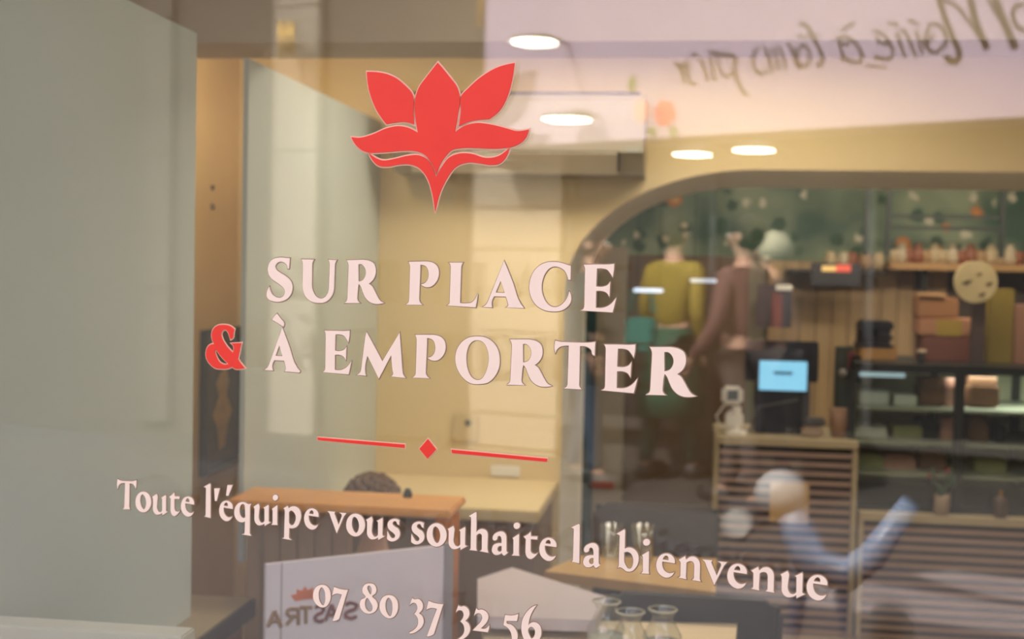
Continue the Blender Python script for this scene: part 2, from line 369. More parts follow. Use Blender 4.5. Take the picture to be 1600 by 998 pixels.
# ------------------------------------------------------------------ vinyl lettering on the outer sheet
GLYPHS = {
  'S': ['0,0* -0.5,7.1 -1.3,14.5* -2.9,14.6* -4.4,9.9 -8.4,6.5 -14.4,5.1 -20.3,6.9 -23.6,11.9 -22.2,15.7 -16.1,19.9 -7.5,24.1 -0.2,28.9 3.8,34.3 5,40.8 3.2,47.9 -1.7,54.1 -8.9,58.1 -17.5,60 -26.8,59.4 -33.5,57.2 -36.9,53.4 -37.2,48.5 -35.7,44 -33.1,39.5* -31.3,45 -28.3,49.9 -23.6,53 -17.6,54.5 -11.6,53.2 -8.4,50.4 -7.1,46 -8.8,41.7 -13.2,37.9 -20.5,33.7 -28.6,29 -33.3,24.1 -35.7,17.6 -34.9,10.4 -31.6,4.9 -26.4,1.5 -19.8,-0.2 -13.2,-0.7 -6.6,-0.1'],
  'U': ['0,0* 19.8,0.2* 17.5,4.6 17.1,10.5 17.1,32.2 19.2,42.9 24.5,49.8 32.2,52.3 38.6,49.9 43,44.4 44.7,35.8 45.5,10 45.2,4.1 43.1,-0.1* 56.1,0.2* 53.7,4.5 53.1,9.9 52.7,34.5 51.2,44.2 46.3,51.9 38.7,56.9 29.1,58.3 18.2,57 9.1,51.9 3.7,43.3 2.2,32.5 2.5,10.8 2,4.3'],
  'R': ['0,0* 17.2,-0.8 28.4,-0.9 35.8,0.5 42,4.2 44.6,10.7 44.1,19.1 40.6,25.5 34.5,30.4* 38.9,33 42.7,38.1 47.7,46.4 52.7,52.6 58.3,55.1* 49.2,56.6 41.8,56.1 35.6,53.7 29.3,48 25.4,40.7 22.2,33.9 19.3,30.8* 17.9,36.7 16.9,49.4 18.2,53.7 21.4,56.2* -4.2,57* 0.7,54.2 1.9,49.9 3.1,9.3 2.3,4', '17.9,5* 22.9,4.9 27.9,8.9 29.9,14.1 29,20.5 25.8,25.3 18.7,27.9*'],
  'P': ['0,0* 17,-0.7 30,-0.7 37.1,1.2 42.5,5.8 44.6,13.5 43.4,20.7 39.4,27 33.6,31.2 27.7,32.2 22.4,31 18.6,28.7* 24.7,26.8 28.1,23.1 29.8,16.9 29.1,10.7 26,5.6 21.8,3.8 17.3,3.4* 17.1,17.1 16.2,47.2 17.5,51.9 21.5,55.2* -3.3,55.6* 0.8,52.4 1.7,47.7 2.3,7 1.6,3.4'],
  'L': ['0,0* 20.2,-0.3* 18.1,3.8 17.6,8.9 17,51.3* 26.8,51.3 33.6,50.1 38.1,46.1 42.3,37.8* 41,48 39.5,56* -1.6,55* 2,52.3 2.5,47.1 3,6.1 2.4,2.5'],
  'A': ['0,0* 13.1,27.6 23.6,52.4 28.6,58* 3.8,58* 7.2,55.4 6.4,51.9 3.6,44.4* -13,44.6* -16.2,52.6 -15.5,58.6* -29,58.5* -24.5,55.9 -20.2,48.6', '-4.1,24.8* 2,39.7* -10.8,39.8*'],
  'C': ['0,0* 0.2,7.8 0.1,17.2* -2.6,17.2* -4.3,11.9 -8.1,6 -13.6,2.7 -20,1.3 -27.5,3.5 -33.8,10.5 -37.4,19.5 -38.2,28.4 -35.8,38.3 -30.2,47.1 -24.2,50.8 -17.8,51.1 -11.4,48.4 -6.2,43.4 -2.6,37.4 -1.1,31.4* 1.3,36.3 0.8,45.1 -3.9,51.2 -11.2,55.3 -21.9,56.7 -32.7,55.6 -43.7,50.4 -51,41.7 -54.5,30.8 -53.7,18.9 -49.6,8.8 -41.6,0.7 -32,-3.4 -21.2,-4.3 -10.5,-2.8 -5.1,-1.1'],
  'E': ['0,0* 17.8,-0.6 32.3,-0.9 39.5,-1.7* 39.2,6.3 37.8,14* 34.6,9.2 30.9,5.5 25.2,4.1 17.4,4.3* 16.9,26.1* 26.7,25.9 31.9,23.8 34.9,19.9* 34.6,28.6 34.3,37.8* 31.1,33.5 25.9,31.5 17,31.5* 17,51.9* 28.4,51.1 35.6,47.5 43.1,39* 41.2,47.8 38.9,56.7* -2.8,55.8* 1.3,53.4 2.3,49.9 2.2,6 1.6,2.6'],
  '&': ['0,0* 17.8,-1* 15.9,4.1 14.8,9.7 12,21.6* 16.2,26.5 23.8,33.3* 12.2,35.4 6.7,35 2.5,32.5* -4.3,35.3 -15.4,36.5 -26.5,35.9 -36.4,30.2 -42.1,22.6 -43,14.7 -39.6,6.6 -33.3,2.9 -28.7,2.5* -31.3,-1.7 -33,-6.1 -33.5,-11.8 -30.1,-19.2 -23.2,-23.7 -13.5,-25.2 -2.4,-24 5.2,-19.8* 3.9,-14.4 2.6,-7.6 -0.8,-5.5* -2.9,-10.8 -5.8,-16.2 -9.9,-18.6 -14.8,-17 -17.2,-12.4 -15.3,-5.7 -8.9,3 -1.9,9.4 3.6,13.6* 5,9.1 4.9,4.6 3.5,2.2', '-26.6,8.8* -15.6,20.2 -3.7,29.1* -11.3,30.3 -19.7,27.1 -24.7,20.6 -27.4,14'],
  'Agrave': ['0,0* 12.3,26.3 24.5,52.6 30.1,57.7* 29,59.7* 4.9,59.3* 6.9,56.2 6.4,52.4 4,44.8* -12.5,44.9* -16,54.1 -14.6,59.2* -28.8,59.2* -23.7,55.6 -19.8,48.8', '-4.5,24* 1.3,38.7* -10.6,38.9*', '-9.2,-18.9* -3.5,-13 2.9,-5.6 2,-1.7* -7.4,-6.3 -16.5,-10.4* -14.2,-14.3'],
  'M': ['0,0* 24.7,37.3* 50.1,-1.5* 51.8,15.5 55.3,48.9 56.9,53.6 60.2,57.1* 38.2,56.2* 41.5,53.4 40.4,47.6 38.2,27.9* 19.9,60.1* 1.8,30.5* -1.2,54.1 -0.2,57.4* -14.5,56.9* -9.5,54 -7.2,48 -2.1,7.3'],
  'O': ['0,0 10.8,0.8 21.1,5.9 28.6,14.7 31.6,25.7 30.8,38.9 25.4,49.3 16.6,57.4 4.2,60.3 -8.4,59.8 -18.9,53.8 -27.1,43.9 -30.9,31.8 -29.4,19.4 -23.3,9.4 -13.1,2.3', '-0.5,4.8 7.5,6.5 13.3,13.4 16.4,24.4 15.5,36.6 11.8,47 6.3,53.9 -0.5,55.3 -7.4,52.1 -12.8,43.2 -15.3,31 -14.4,18.7 -10.6,10.3 -6.1,6.3'],
  'T': ['0,0* 9.9,1.2 31.1,1 44.8,0.4 52.6,-0.9* 52.3,6.9 52.3,15.7* 49.9,14.9 47.7,9.1 43.9,6.3 32.8,5.2* 32.9,53 35.9,58* 12.9,58.1* 17.1,54.9 17.7,50.9 18.3,5.3* 12.1,5.8 6.8,7.2 2.6,10.7 0.4,15.4* -0.9,8.4'],
  't_cap': ['0,0* 4.6,1.5 15.2,1.5 30.2,-0.1 35,-1.7* 35.1,4.4 34.1,10.6* 30.6,5.4 26.5,4 22.4,4.1* 21.9,37.5 23.2,42.1* 10.5,43* 13.3,39.5 14.5,4.5* 8.4,5 3.1,7.9 0.2,14.1* -0.8,6.5'],
  'o': ['0,0 8.8,1.4 14.5,7 16.3,14.7 13.6,22.7 4.3,29.8 -4.5,29.2 -10.9,23.7 -12.6,15.2 -9.9,6.6', '-0.2,4 3.2,5.3 6.1,9.5 7.3,14.8 6.5,20.8 4.5,24.5 2.4,25.7 0.2,24.7 -2.4,21.2 -4.1,16 -4,10 -2.7,5.9'],
  'u': ['0,0* 7.5,-4.6* 8.9,-3 8.9,6.8 9.1,17.2 12.1,21 15.6,20.9 18.6,18* 18.3,1.7 16.6,-0.2* 24.3,-4.8* 25.1,-2.7 25.1,17.5 28.3,19.4* 19.1,24.9* 18.5,21.4* 13.9,24.2 6.9,24.7 2.8,21.2 1.6,17 1.6,3.5'],
  'h': ['0,0* 10.2,-6.2* 11,-4.2 11.3,19.9* 14.7,16.3 20.3,14.7 25.5,16.7 27.5,21.3 27.4,37.7 28.9,43.9* 17,43.2* 19.8,40.1 19.6,23.2 17.6,20.8 14.2,21.4 11.6,24* 11.5,39.5 12.4,43.2* 2.3,43.3* 4,40.4 3.8,2.2'],
  'a': ['0,0 -0.6,-3 1.5,-7.1 6.5,-10.4 12.1,-11.5 16.7,-9.2 18.3,-4 18.8,11.7 20.3,13.9 23,12.8* 16.7,17.9 13.7,17.1 12.5,15.2* 8.3,18 2.7,18.6 -1,15.3 -0.9,10.3 1.3,6.2 5.7,4.1 11.9,3.3* 11.8,-2.3 10.6,-5.2 8.3,-6 6.1,-4.2 5.6,-1.6 3.4,0.4', '12.2,6.5* 8.1,7.5 6.2,10.6 7.4,14 10.5,14 12.3,12.1*'],
  'i': ['0,0* 8,-5.7* 8.5,-4.3 8.7,17.5 9.3,21.5* -0.8,22.1* 1.5,18.8 1.2,2.6', '9.4,-16.5 8.9,-14.5 7.4,-12.9 5.3,-12.1 3.2,-12.4 1.6,-13.7 1,-15.6 1.5,-17.7 3,-19.3 5.1,-20 7.2,-19.7 8.8,-18.4'],
  't': ['0,0* 5.1,-3.1 8.9,-6.8* 9.6,-1.3* 18.3,-1.8* 18.2,1.8* 9.4,2.2* 9.4,15.1 11.1,19.5 14.5,20.6 19.6,18.2* 15.1,24.1 10.2,27.2 5.8,25.9 3.3,21.9 2.8,15.9 3,2.9*'],
  'e': ['0,0 6.5,1.4 10.6,6.2 10.9,10.4* -4.7,9.9* -4.5,15 -1.7,20.7 3.8,23.2 10.5,21.1* 7.1,26.2 1.8,28.7 -4.8,27.3 -9.8,22.8 -11.9,15.8 -10.7,8.6 -6.5,2.6', '-4.2,7.6* 3,7.7* 2.9,4.1 0.6,2.3 -2.3,3.7'],
  'l': ['0,0* 10,-5.4* 11.5,-3.4 12,38.7 11.9,43.1* 1.6,42.1* 3.8,39.7 4,2.1'],
  'b': ['0,0* 9.6,-6.3* 10.9,-4.6 10.9,16.9* 15.8,15 23,16.3 28.1,22.1 29,29.2 26.1,37.4 20.6,43.1 14.5,44 8.8,40.9 5.7,40 2.3,41.5* 4.1,37.5 4.4,2', '10.3,21.6* 13.9,20.1 19.1,21.6 22.1,27.1 22,34.9 19.5,39.6 16.5,40.7 12.8,37 10.6,31.4'],
  'n': ['0,0* 7.7,-5.2* 9.2,-1.1* 13.6,-4.8 19.4,-5.7 24.3,-2.6 26.3,3.6 26.5,19.8 27.6,22.4* 17,21.8* 19.5,18.9 19.5,5.6 17.8,0.5 13.7,-0.1 9.7,2.3* 9.4,19.6 10.1,21.9* 0.4,21* 2.8,18.4 2.7,3.2'],
  'v': ['0,0* 12.3,-0.4* 10.8,1.7 11.4,3.6* 17.8,17.1* 23,4.3* 22.4,1.8 19,0* 29.7,-0.3* 26.1,4.3* 15.2,28.2* 4.6,5.6* 3.1,2.2'],
  's': ['0,0* -0.4,6* -2.5,5 -5,1.6 -8.8,2.3 -10.3,5.8 -7.2,8.6 -1.8,11.2 1,16.2 0.4,21.5 -3.5,26.1 -9.8,28.7 -15.8,27.7 -18.1,25.6 -17.8,16.1* -14.7,21 -11.1,24.5 -6.9,23.6 -5.8,20.6 -8.8,17.2 -14.3,14.1 -17,10.7 -17.3,5.5 -14.5,1.5 -8.6,-1.1 -3.6,-1.2'],
  'q': ['0,0* -2,5.8 -2,41.2 0.7,44.9* -15.3,44.6* -10.2,42.1 -9.7,25.7* -14.2,27.5 -20.4,27 -26.7,21.8 -28.4,15.2 -26.5,7.1 -20.4,0.9 -11.9,-0.8 -4.8,1.2', '-10.4,4.2 -9.3,18.9 -12.9,21.8 -17.1,19.9 -19.6,13.2 -18.9,6.4 -16,2.5 -12.1,2'],
  'p': ['0,0* 6.4,-3.8* 8.2,-0.5* 12.8,-3.4 19.3,-4 26,-0.3 28.7,7.4 27.1,15.3 22.7,22.6 15.9,26 9.6,26.2* 9.3,39.3 13.5,42.6* -2,41.8* 1.6,39.5 2.3,3.6', '8.7,5.2* 12.2,1.9 16.8,3.6 20.2,9.4 19,17.2 15.2,21.7 11.2,21.6 8.9,18.5'],
  'apos': ['0,0* 9.5,-1.2* 4.4,17.1* 1.4,17.1*'],
  'acute': ['0,0* 8.6,-0.8* 1.6,14.8* -2.1,14.6*'],
  '0': ['0,0 7.1,0.5 13.2,5.5 15,12.3 13.5,21.3 7.6,28.8 1.8,30.5 -6.6,28 -12.2,21.3 -12.6,12.6 -8.3,4.1', '0.7,3.2 5.3,7 6.7,13.4 6.2,22.2 3.1,27.8 -2.2,23.3 -4.2,15.9 -3.1,7.5'],
  '7': ['0,0* 9.6,1.7 21.5,1.3* 19.8,6.4 9,41 4.6,44.6 -1.6,46.3* 12.6,8.4* 4.6,8.1 -3,11.7* -1.6,5.9'],
  '8': ['0,0 7.5,1.2 10.7,6.9 9.2,12.5 4.3,16.9 9.7,21 13.1,27 11.4,33.7 5.3,39 -2.3,40.6 -9.9,37.8 -14.2,31.7 -12.9,24 -5.5,18.1 -10,13.9 -10.4,7.4 -6.2,1.8', '0.1,2.7 3.2,5.5 3.6,10.5 2.1,14.7 -1.7,10.9 -3.4,6.6 -2.2,3.7', '-3.4,19.7 2.3,24.7 5.5,30.2 5,34.8 1.3,37.7 -3,36.7 -6.2,31.7 -6.1,24.4'],
  '3': ['0,0* 2.7,1.1 8.6,-0.1 14.7,3.6 16,9.7 12.8,16 10.2,18.4* 15.1,21.5 17.6,27.5 15.3,35.2 9.7,40.9 3.6,45 -2.7,46.9* -3.1,45.4* 3.5,41.1 8.5,35.1 9.6,28.6 7.9,23.5 3.6,19.9* 7.1,15.1 8,9.7 5.8,6 2.2,5.4 -3.4,9.3*'],
  '2': ['0,0* 1.8,1.7 6.9,0.6 12.8,2.1 16.9,6.7 15.9,14.1 10.7,21 6.8,24.8* 13.1,24.4 18.7,19.1* 18.4,24 16.8,28.4* -4.4,28.8* 1.6,22.2 7.2,15.3 8.8,9.9 6.4,6.3 3,5.7 -3,9.6*'],
  '5': ['0,0* 11.2,-1.1 17.8,-3.7* 17.5,0.1 16.5,5.3* 2.2,7* 1.9,9.9 8.1,11.1 13.8,14.9 17.5,21.5 17.1,29.7 13.2,37.4 6.6,43.5 1.6,45.5* 7.6,37.2 10,29.7 9.2,22.7 6,17.2 1.4,14.2 -2,13*'],
  '6': ['0,0* -5.3,8.5 -8.9,17.1 -10.6,26.7* -6.1,22.8 -0.6,22 5,25.3 7.3,32.1 6.1,40.3 1.1,47.1 -5.4,50.3 -13.2,48.4 -18.2,40.7 -19.9,30.8 -18.5,20.4 -13.2,10.6 -6.5,3.6', '-10.5,31.5 -5.9,28 -2,30.3 -1.1,36.3 -3.4,41.4 -6.1,42.8 -8.6,39.4'],
  'logo_left_petal': ['0,0* 20.9,2 41.1,8.3 56.3,18.7 70.3,34.2 71.1,51.4 72.2,70.7* 59.8,67.1 44.8,67.4 31,69.1* 16.8,51.8 7.5,34 2.1,16.4'],
  'logo_right_petal': ['0,0* -21.1,3.7 -44.1,14.1 -62.7,27.9 -73.8,39.1 -73.5,54.8 -75.9,75.8* -59.4,70 -42.9,68.4 -33.6,68.3* -19.8,58.7 -8.7,40.5 -2.3,18'],
  'logo_centre': ['0,0* 16.5,17.7 28.8,33 32.7,46.8 30.7,64.6 26.4,89.4* 39.4,81.7 55.9,78.4 77.1,80.7 100.4,86.5 114.2,90 129.7,88.4* 125.8,98.5 114.6,106.9 103.2,110* 84.7,111.1 54.2,109.4 35.2,109.4 22.1,111.9 13.9,119.2 6.8,128.6 1,141.3* -5.3,129.5 -15.3,117.6 -30.2,111.9 -47.6,110.9 -72.6,112.2 -98,112.8* -110.9,109.2 -121.3,101.3 -128,91.3* -116.3,92.7 -95.9,88.8 -73.2,81.2 -55.7,79.1 -43.2,81.1 -27,88.4* -31.1,69 -32.1,45.5 -26.9,30.7 -15,16.3'],
  'logo_stem': ['0,0* 20,9.1 40.1,7.2 57.5,3.9 74.8,3.6 87.2,9.1 94.7,18.9 100.4,32.2* 109.3,18 118.7,7.5 133,2.5 149.7,2.8 171,8.5 187.3,7.1 203.7,-3* 201.1,4.8 192.1,15.1 178.2,17.4 161.7,15 145.2,13.9 128.6,19.4 116.9,33 107.5,49.9 100.1,75.9* 95.4,52 87.7,32.7 75.2,19.6 60.2,14.7 45.3,14.9 27.8,17.2 13.8,15.5 4.7,7.7'],
  'bar1': ['0,0* 135,-0.9* 135.1,3.5* 0.6,3.4*'],
  'bar2': ['0,0* 134.2,0.7* 133.3,4.5* 1.1,4.3*'],
  'diamond': ['0,0* 12.1,12.4* 0,25.4* -12.2,13.6*'],
}
WORDS = {
  'SUR': [('S', -1014.2, -7.0), ('U', -995.0, -5.7), ('R', -922.9, -5.5)],
  'PLACE': [('P', -828.4, -5.0), ('L', -769.5, -5.1), ('A', -691.4, -8.3), ('C', -601.1, -4.1), ('E', -584.0, -5.6)],
  '&': [('&', -1111.0, 113.1)],
  'À': [('Agrave', -1025.0, 88.3)],
  'EMPORTER': [('E', -956.5, 89.5), ('M', -890.4, 89.1), ('P', -816.6, 89.4), ('O', -726.5, 87.7), ('R', -681.0, 89.6), ('T', -619.2, 88.5), ('E', -554.6, 90.3), ('R', -496.6, 90.9)],
  'Toute': [('t_cap', -1312.9, 322.0), ('o', -1266.1, 335.9), ('u', -1247.9, 341.7), ('t', -1217.0, 338.5), ('e', -1183.5, 335.3)],
  "l'équipe": [('l', -1155.1, 318.7), ('apos', -1136.9, 319.6), ('e', -1115.8, 334.7), ('q', -1073.2, 334.7), ('u', -1068.7, 338.4), ('i', -1037.9, 338.5), ('p', -1018.7, 335.7), ('e', -972.8, 331.5)],
  'vous': [('v', -947.4, 332.8), ('o', -904.6, 331.8), ('u', -886.3, 338.1), ('s', -835.8, 333.8)],
  'souhaite': [('s', -799.3, 333.7), ('o', -781.8, 331.9), ('u', -763.8, 337.3), ('h', -734.1, 317.6), ('a', -698.7, 344.2), ('i', -671.4, 339.0), ('t', -656.1, 335.5), ('e', -622.6, 333.5)],
  'la': [('l', -592.8, 317.3), ('a', -574.2, 345.2)],
  'bienvenue': [('b', -533.2, 318.9), ('i', -499.9, 341.0), ('e', -469.8, 335.7), ('n', -454.3, 341.4), ('v', -425.3, 337.8), ('e', -382.8, 337.9), ('n', -366.6, 343.7), ('u', -332.5, 344.0), ('e', -290.5, 339.7)],
  '07': [('0', -955.5, 433.9), ('7', -935.0, 434.4)],
  '80': [('8', -879.8, 422.6), ('0', -850.6, 434.5)],
  '37': [('3', -814.4, 434.1), ('7', -790.0, 434.6)],
  '32': [('3', -746.5, 434.7), ('2', -720.6, 434.9)],
  '56': [('5', -679.7, 438.0), ('6', -636.9, 419.7)],
}
EXTRA = {'acute': (-1114.0, 312.7), 'logo_left_petal': (-896.6, -253.0), 'logo_right_petal': (-682.8, -254.1), 'logo_centre': (-791.0, -259.8), 'logo_stem': (-891.0, -146.0), 'bar1': (-965.0, 234.2), 'bar2': (-760.7, 234.5), 'diamond': (-795.4, 223.5)}

def parse(s):
    out = []
    for t in s.split():
        c = t.endswith('*'); a, b = t.rstrip('*').split(',')
        out.append((float(a), float(b), c))
    return out
def smooth(pts, step=4):
    n = len(pts); res = []
    V2 = [Vector(p[:2]) for p in pts]
    ln = [(V2[(i + 1) % n] - V2[i]).length for i in range(n)]
    # long runs between short ones are straight stems and bars: their ends keep the line's direction
    line = [n > 4 and ln[i] > 5 and ln[i] > 2.1 * min(ln[i - 1], ln[(i + 1) % n]) and ln[i] > 1.45 * max(ln[i - 1], ln[(i + 1) % n]) for i in range(n)]
    for i in range(n):
        p0, p1, p2, p3 = pts[i - 1], pts[i], pts[(i + 1) % n], pts[(i + 2) % n]
        a, b = Vector(p1[:2]), Vector(p2[:2])
        L = (b - a).length
        def tan(pp, pc, pn):
            d1 = (Vector(pc[:2]) - Vector(pp[:2])); d2 = (Vector(pn[:2]) - Vector(pc[:2]))
            l1, l2 = max(d1.length, 1e-4), max(d2.length, 1e-4)
            v = d1 / l1 * l2 + d2 / l2 * l1
            return v.normalized() if v.length > 1e-6 else Vector((0, 0))
        if line[i]:
            res.append(a); continue
        t1 = None if p1[2] else (a - V2[i - 1]).normalized() if line[i - 1] else tan(p0, p1, p2)
        t2 = None if p2[2] else (V2[(i + 2) % n] - b).normalized() if line[(i + 1) % n] else tan(p1, p2, p3)
        if t1 is None and t2 is None:
            res.append(a); continue
        if t1 is None: t1 = ((b - t2 * L / 3) - a).normalized()
        if t2 is None: t2 = (b - (a + t1 * L / 3)).normalized()
        for k in range(step):
            s = k / step
            h00 = 2 * s ** 3 - 3 * s * s + 1; h10 = s ** 3 - 2 * s * s + s; h01 = -2 * s ** 3 + 3 * s * s; h11 = s ** 3 - s * s
            res.append(a * h00 + t1 * L * h10 + b * h01 + t2 * L * h11)
    return res
def sarea(l): return sum(l[i - 1].x * l[i].y - l[i].x * l[i - 1].y for i in range(len(l))) / 2
def offset(l, d):
    """grow a loop outwards by d"""
    sg = 1 if sarea(l) > 0 else -1
    res = []; n = len(l)
    for i in range(n):
        a, b, c = l[i - 1], l[i], l[(i + 1) % n]
        e1, e2 = (b - a), (c - b)
        if e1.length < 1e-5: e1 = e2
        if e2.length < 1e-5: e2 = e1
        n1 = Vector((e1.y, -e1.x)).normalized() * sg; n2 = Vector((e2.y, -e2.x)).normalized() * sg
        m = n1 + n2
        if m.length < .3: m = n1
        m.normalize()
        res.append(b + m * d / max(.55, m.dot(n1)))
    return res
GL = {k: [smooth(parse(q)) for q in v] for k, v in GLYPHS.items()}
HOLES = {'R': (1,), 'A': (1,), '&': (1,), 'Agrave': (1,), 'O': (1,), 'o': (1,), 'a': (1,), 'e': (1,), 'b': (1,), 'q': (1,), 'p': (1,), '0': (1,), '8': (1, 2), '6': (1,)}
SEP = {'Agrave': {2: 'accent'}, 'i': {1: 'dot'}}
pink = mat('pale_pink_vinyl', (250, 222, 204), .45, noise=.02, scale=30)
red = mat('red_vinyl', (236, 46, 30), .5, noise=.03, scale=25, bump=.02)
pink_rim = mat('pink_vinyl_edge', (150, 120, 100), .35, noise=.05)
red_rim = mat('red_vinyl_edge', (226, 176, 152), .3, noise=.05)
def gp(u, v, w):                            # mm along the window, mm below the lens, mm out from the glass
    return street(u / 1000, w / 1000, CAM.z - v / 1000)
def sticker(name, glyph, u, v, face, rim, grow, label, cat, group=None):
    paths = GL[glyph]; holes = HOLES.get(glyph, ()); sep = SEP.get(glyph, {})
    org = gp(u, v, 0)
    def make(loops, w0, w1, nm, m, parent):
        loops = [[(p.x, p.y) for p in l] for l in loops]
        return MB().prism(loops, lambda a, b: gp(a + u, b + v, w1) - org, lambda a, b: gp(a + u, b + v, w0) - org).build(nm, m, parent)
    def pair(idx, nm, parent):
        loops = [paths[i] for i in idx]
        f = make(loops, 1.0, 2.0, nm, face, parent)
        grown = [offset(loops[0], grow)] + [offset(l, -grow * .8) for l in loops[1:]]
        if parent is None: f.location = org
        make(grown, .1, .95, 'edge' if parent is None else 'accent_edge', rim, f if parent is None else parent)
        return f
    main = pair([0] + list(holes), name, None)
    tag(main, label, cat, group)
    for i, nm in sep.items(): pair([i], nm, main)
    return main
ORD = ['first', 'second', 'third', 'fourth', 'fifth', 'sixth', 'seventh', 'eighth', 'ninth']
DIG = {'07': ['pale pink zero that opens the phone number on the window', 'pale pink seven right after the opening zero on the window'],
       '80': ['pale pink eight, the only eight of the phone number on the window', 'pale pink zero that follows the eight on the window'],
       '37': ['pale pink three standing left of the middle seven on the window', 'pale pink seven in the middle of the phone number on the window'],
       '32': ['pale pink three standing left of the two on the window', 'pale pink two, the only two of the phone number on the window'],
       '56': ['pale pink five, cut by the lower edge of the picture', 'pale pink six that ends the phone number on the window']}
for word, letters in WORDS.items():
    k = 0
    for gname, u, v in letters:
        ch = {'Agrave': 'À', 't_cap': 'T', 'apos': "apostrophe"}.get(gname, gname)
        digit = word[0].isdigit()
        if gname == '&':
            sticker('ampersand', '&', u, v, red, red_rim, 1.7, 'red ampersand sticker on the window, left of the words À EMPORTER', 'ampersand'); continue
        if gname == 'apos':
            sticker('apostrophe', 'apos', u, v, pink, pink_rim, .8, "pale pink apostrophe sticker after the letter l of l'équipe on the window", 'apostrophe'); continue
        if word == "l'équipe" and gname == 'e' and k == 1: ch = 'é'
        o = ORD[k]
        if digit: lab = DIG[word][k]
        elif False: lab = 'pale pink digit %s, the %s of the pair %s on the window' % (ch, o, word)
        elif len(word) == 1: lab = 'pale pink capital letter À with its accent on the window, before EMPORTER'
        elif word.isupper(): lab = 'large pale pink capital %s on the window, %s letter of %s' % (ch, o, word)
        else: lab = 'small pale pink letter %s on the window, %s letter of %s' % (ch, o, word)
        s = sticker('digit' if digit else 'letter', gname, u, v, pink, pink_rim, 1.15, lab, 'digit' if digit else 'letter',
                    'phone number on the window' if digit else 'lettering on the window')
        if ch == 'é':
            eu, ev = EXTRA['acute']
            org = gp(u, v, 0)
            for nm, mm, w0, w1, gr in (('accent', pink, 1.0, 2.0, 0), ('accent_edge', pink_rim, .1, .95, .9)):
                l = offset(GL['acute'][0], gr) if gr else GL['acute'][0]
                MB().prism([[(p.x, p.y) for p in l]], lambda a, b: gp(a + eu, b + ev, w1) - org, lambda a, b: gp(a + eu, b + ev, w0) - org).build(nm, mm, s)
        k += 1
# lotus emblem: four pieces of red vinyl, each with its pale edge
lotus = thing('lotus_emblem', 'red lotus flower emblem on the window above the lettering', 'emblem', gp(-790, -200, 0))
for part, nm in (('left_petal', 'petal'), ('right_petal', 'petal'), ('centre', 'centre_petals'), ('stem', 'stem')):
    u, v = EXTRA['logo_' + part]; l = GL['logo_' + part][0]; o0 = gp(-790, -200, 0)
    f = MB().prism([[(p.x, p.y) for p in l]], lambda a, b: gp(a + u, b + v, 2.0) - o0, lambda a, b: gp(a + u, b + v, 1.0) - o0).build(nm, red, lotus)
    MB().prism([[(p.x, p.y) for p in offset(l, 1.9)]], lambda a, b: gp(a + u, b + v, .95) - o0, lambda a, b: gp(a + u, b + v, .1) - o0).build('edge', red_rim, f)
for nm, lab, cat in (('bar1', 'red rule line on the window, left of the small diamond', 'rule line'), ('bar2', 'red rule line on the window, right of the small diamond', 'rule line'), ('diamond', 'small red diamond on the window between the two red rule lines', 'diamond')):
    u, v = EXTRA[nm]
    sticker('red_diamond' if nm == 'diamond' else 'red_rule', nm, u, v, red, red_rim, 1.4, lab, cat)
# ------------------------------------------------------------------ first room
oak = mat('oak', (226, 160, 86), .45, noise=.12, scale=6, stretch=(1, 1, 6))
pale_oak = mat('pale_oak', (178, 162, 128), .5, noise=.10, scale=5, stretch=(1, 6, 6))
slat_wood = mat('slat_wood', (158, 130, 112), .55, noise=.12, scale=6, stretch=(.6, 5, 5))
black = mat('black_plastic', (24, 24, 26), .4, noise=.1)
dark_metal = mat('dark_metal', (46, 44, 42), .4, metal=.5)
white_pl = mat('white_plastic', (232, 230, 220), .4, noise=.02)
brownp = mat('wainscot_brown', (176, 142, 106), .55, noise=.1, scale=5, stretch=(5, 1, 1))
brass = mat('brass', (226, 178, 92), .3, metal=.9)

# dado counter along the back wall
cz = at(800, 797, 4.08).z
cr = at(841, 797, 4.08).x
t = thing('wall_counter', 'yellowish counter ledge along the back wall, left of the arch', 'counter', (-.8, 4.4, 0))
def add(par, mb, name, m, **k):
    o = mb.build(name, m, None, **k)
    o.parent = par; o.matrix_parent_inverse = Matrix.Translation(-Vector(par.location)) if par.rotation_euler.z == 0 else par.matrix_basis.inverted()
    return o
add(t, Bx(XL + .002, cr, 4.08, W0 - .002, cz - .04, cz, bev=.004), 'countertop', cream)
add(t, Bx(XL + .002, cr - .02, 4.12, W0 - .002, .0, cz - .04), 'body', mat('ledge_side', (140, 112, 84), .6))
# wooden bench back with orange top rail and post
r0, r1 = at(384, 775, 3.25), at(740, 775, 3.25)
rail_t = at(600, 793, 3.10).z; rail_b = at(600, 806, 3.10).z
t = thing('bench', 'orange brown wooden bench back with top rail and end post, before the wall', 'bench', ((r0.x + r1.x) / 2, 3.25, 0))
add(t, Bx(r0.x, r1.x - .03, 3.10, 3.31, rail_b, rail_t, bev=.005), 'top_rail', oak)
add(t, Bx(r1.x - .075, r1.x - .033, 3.12, 3.24, 0, rail_b, bev=.005), 'post', mat('oak_orange', (206, 124, 50), .45, noise=.1, stretch=(6, 6, 1)))
add(t, Bx(r0.x, r0.x + .045, 3.255, 3.29, 0, rail_b, bev=.005), 'post', brownp)
for i in range(5):
    w = (at(548, 800, 3.25).x - r0.x - .05) / 5; a = r0.x + .05 + i * w
    add(t, Bx(a + .002, a + w - .002, 3.245, 3.275, .38, rail_b), 'back_board', brownp)
add(t, Bx(r0.x, r1.x - .02, 3.3, 3.7, .29, .33, bev=.01), 'seat', oak)
k = tag(MB().lathe([(.012, 0), (.012, .012), (.008, .018), (.007, .022)], n=12).build('stopper', black, smooth=True), 'small black stopper standing on the bench top rail', 'stopper')
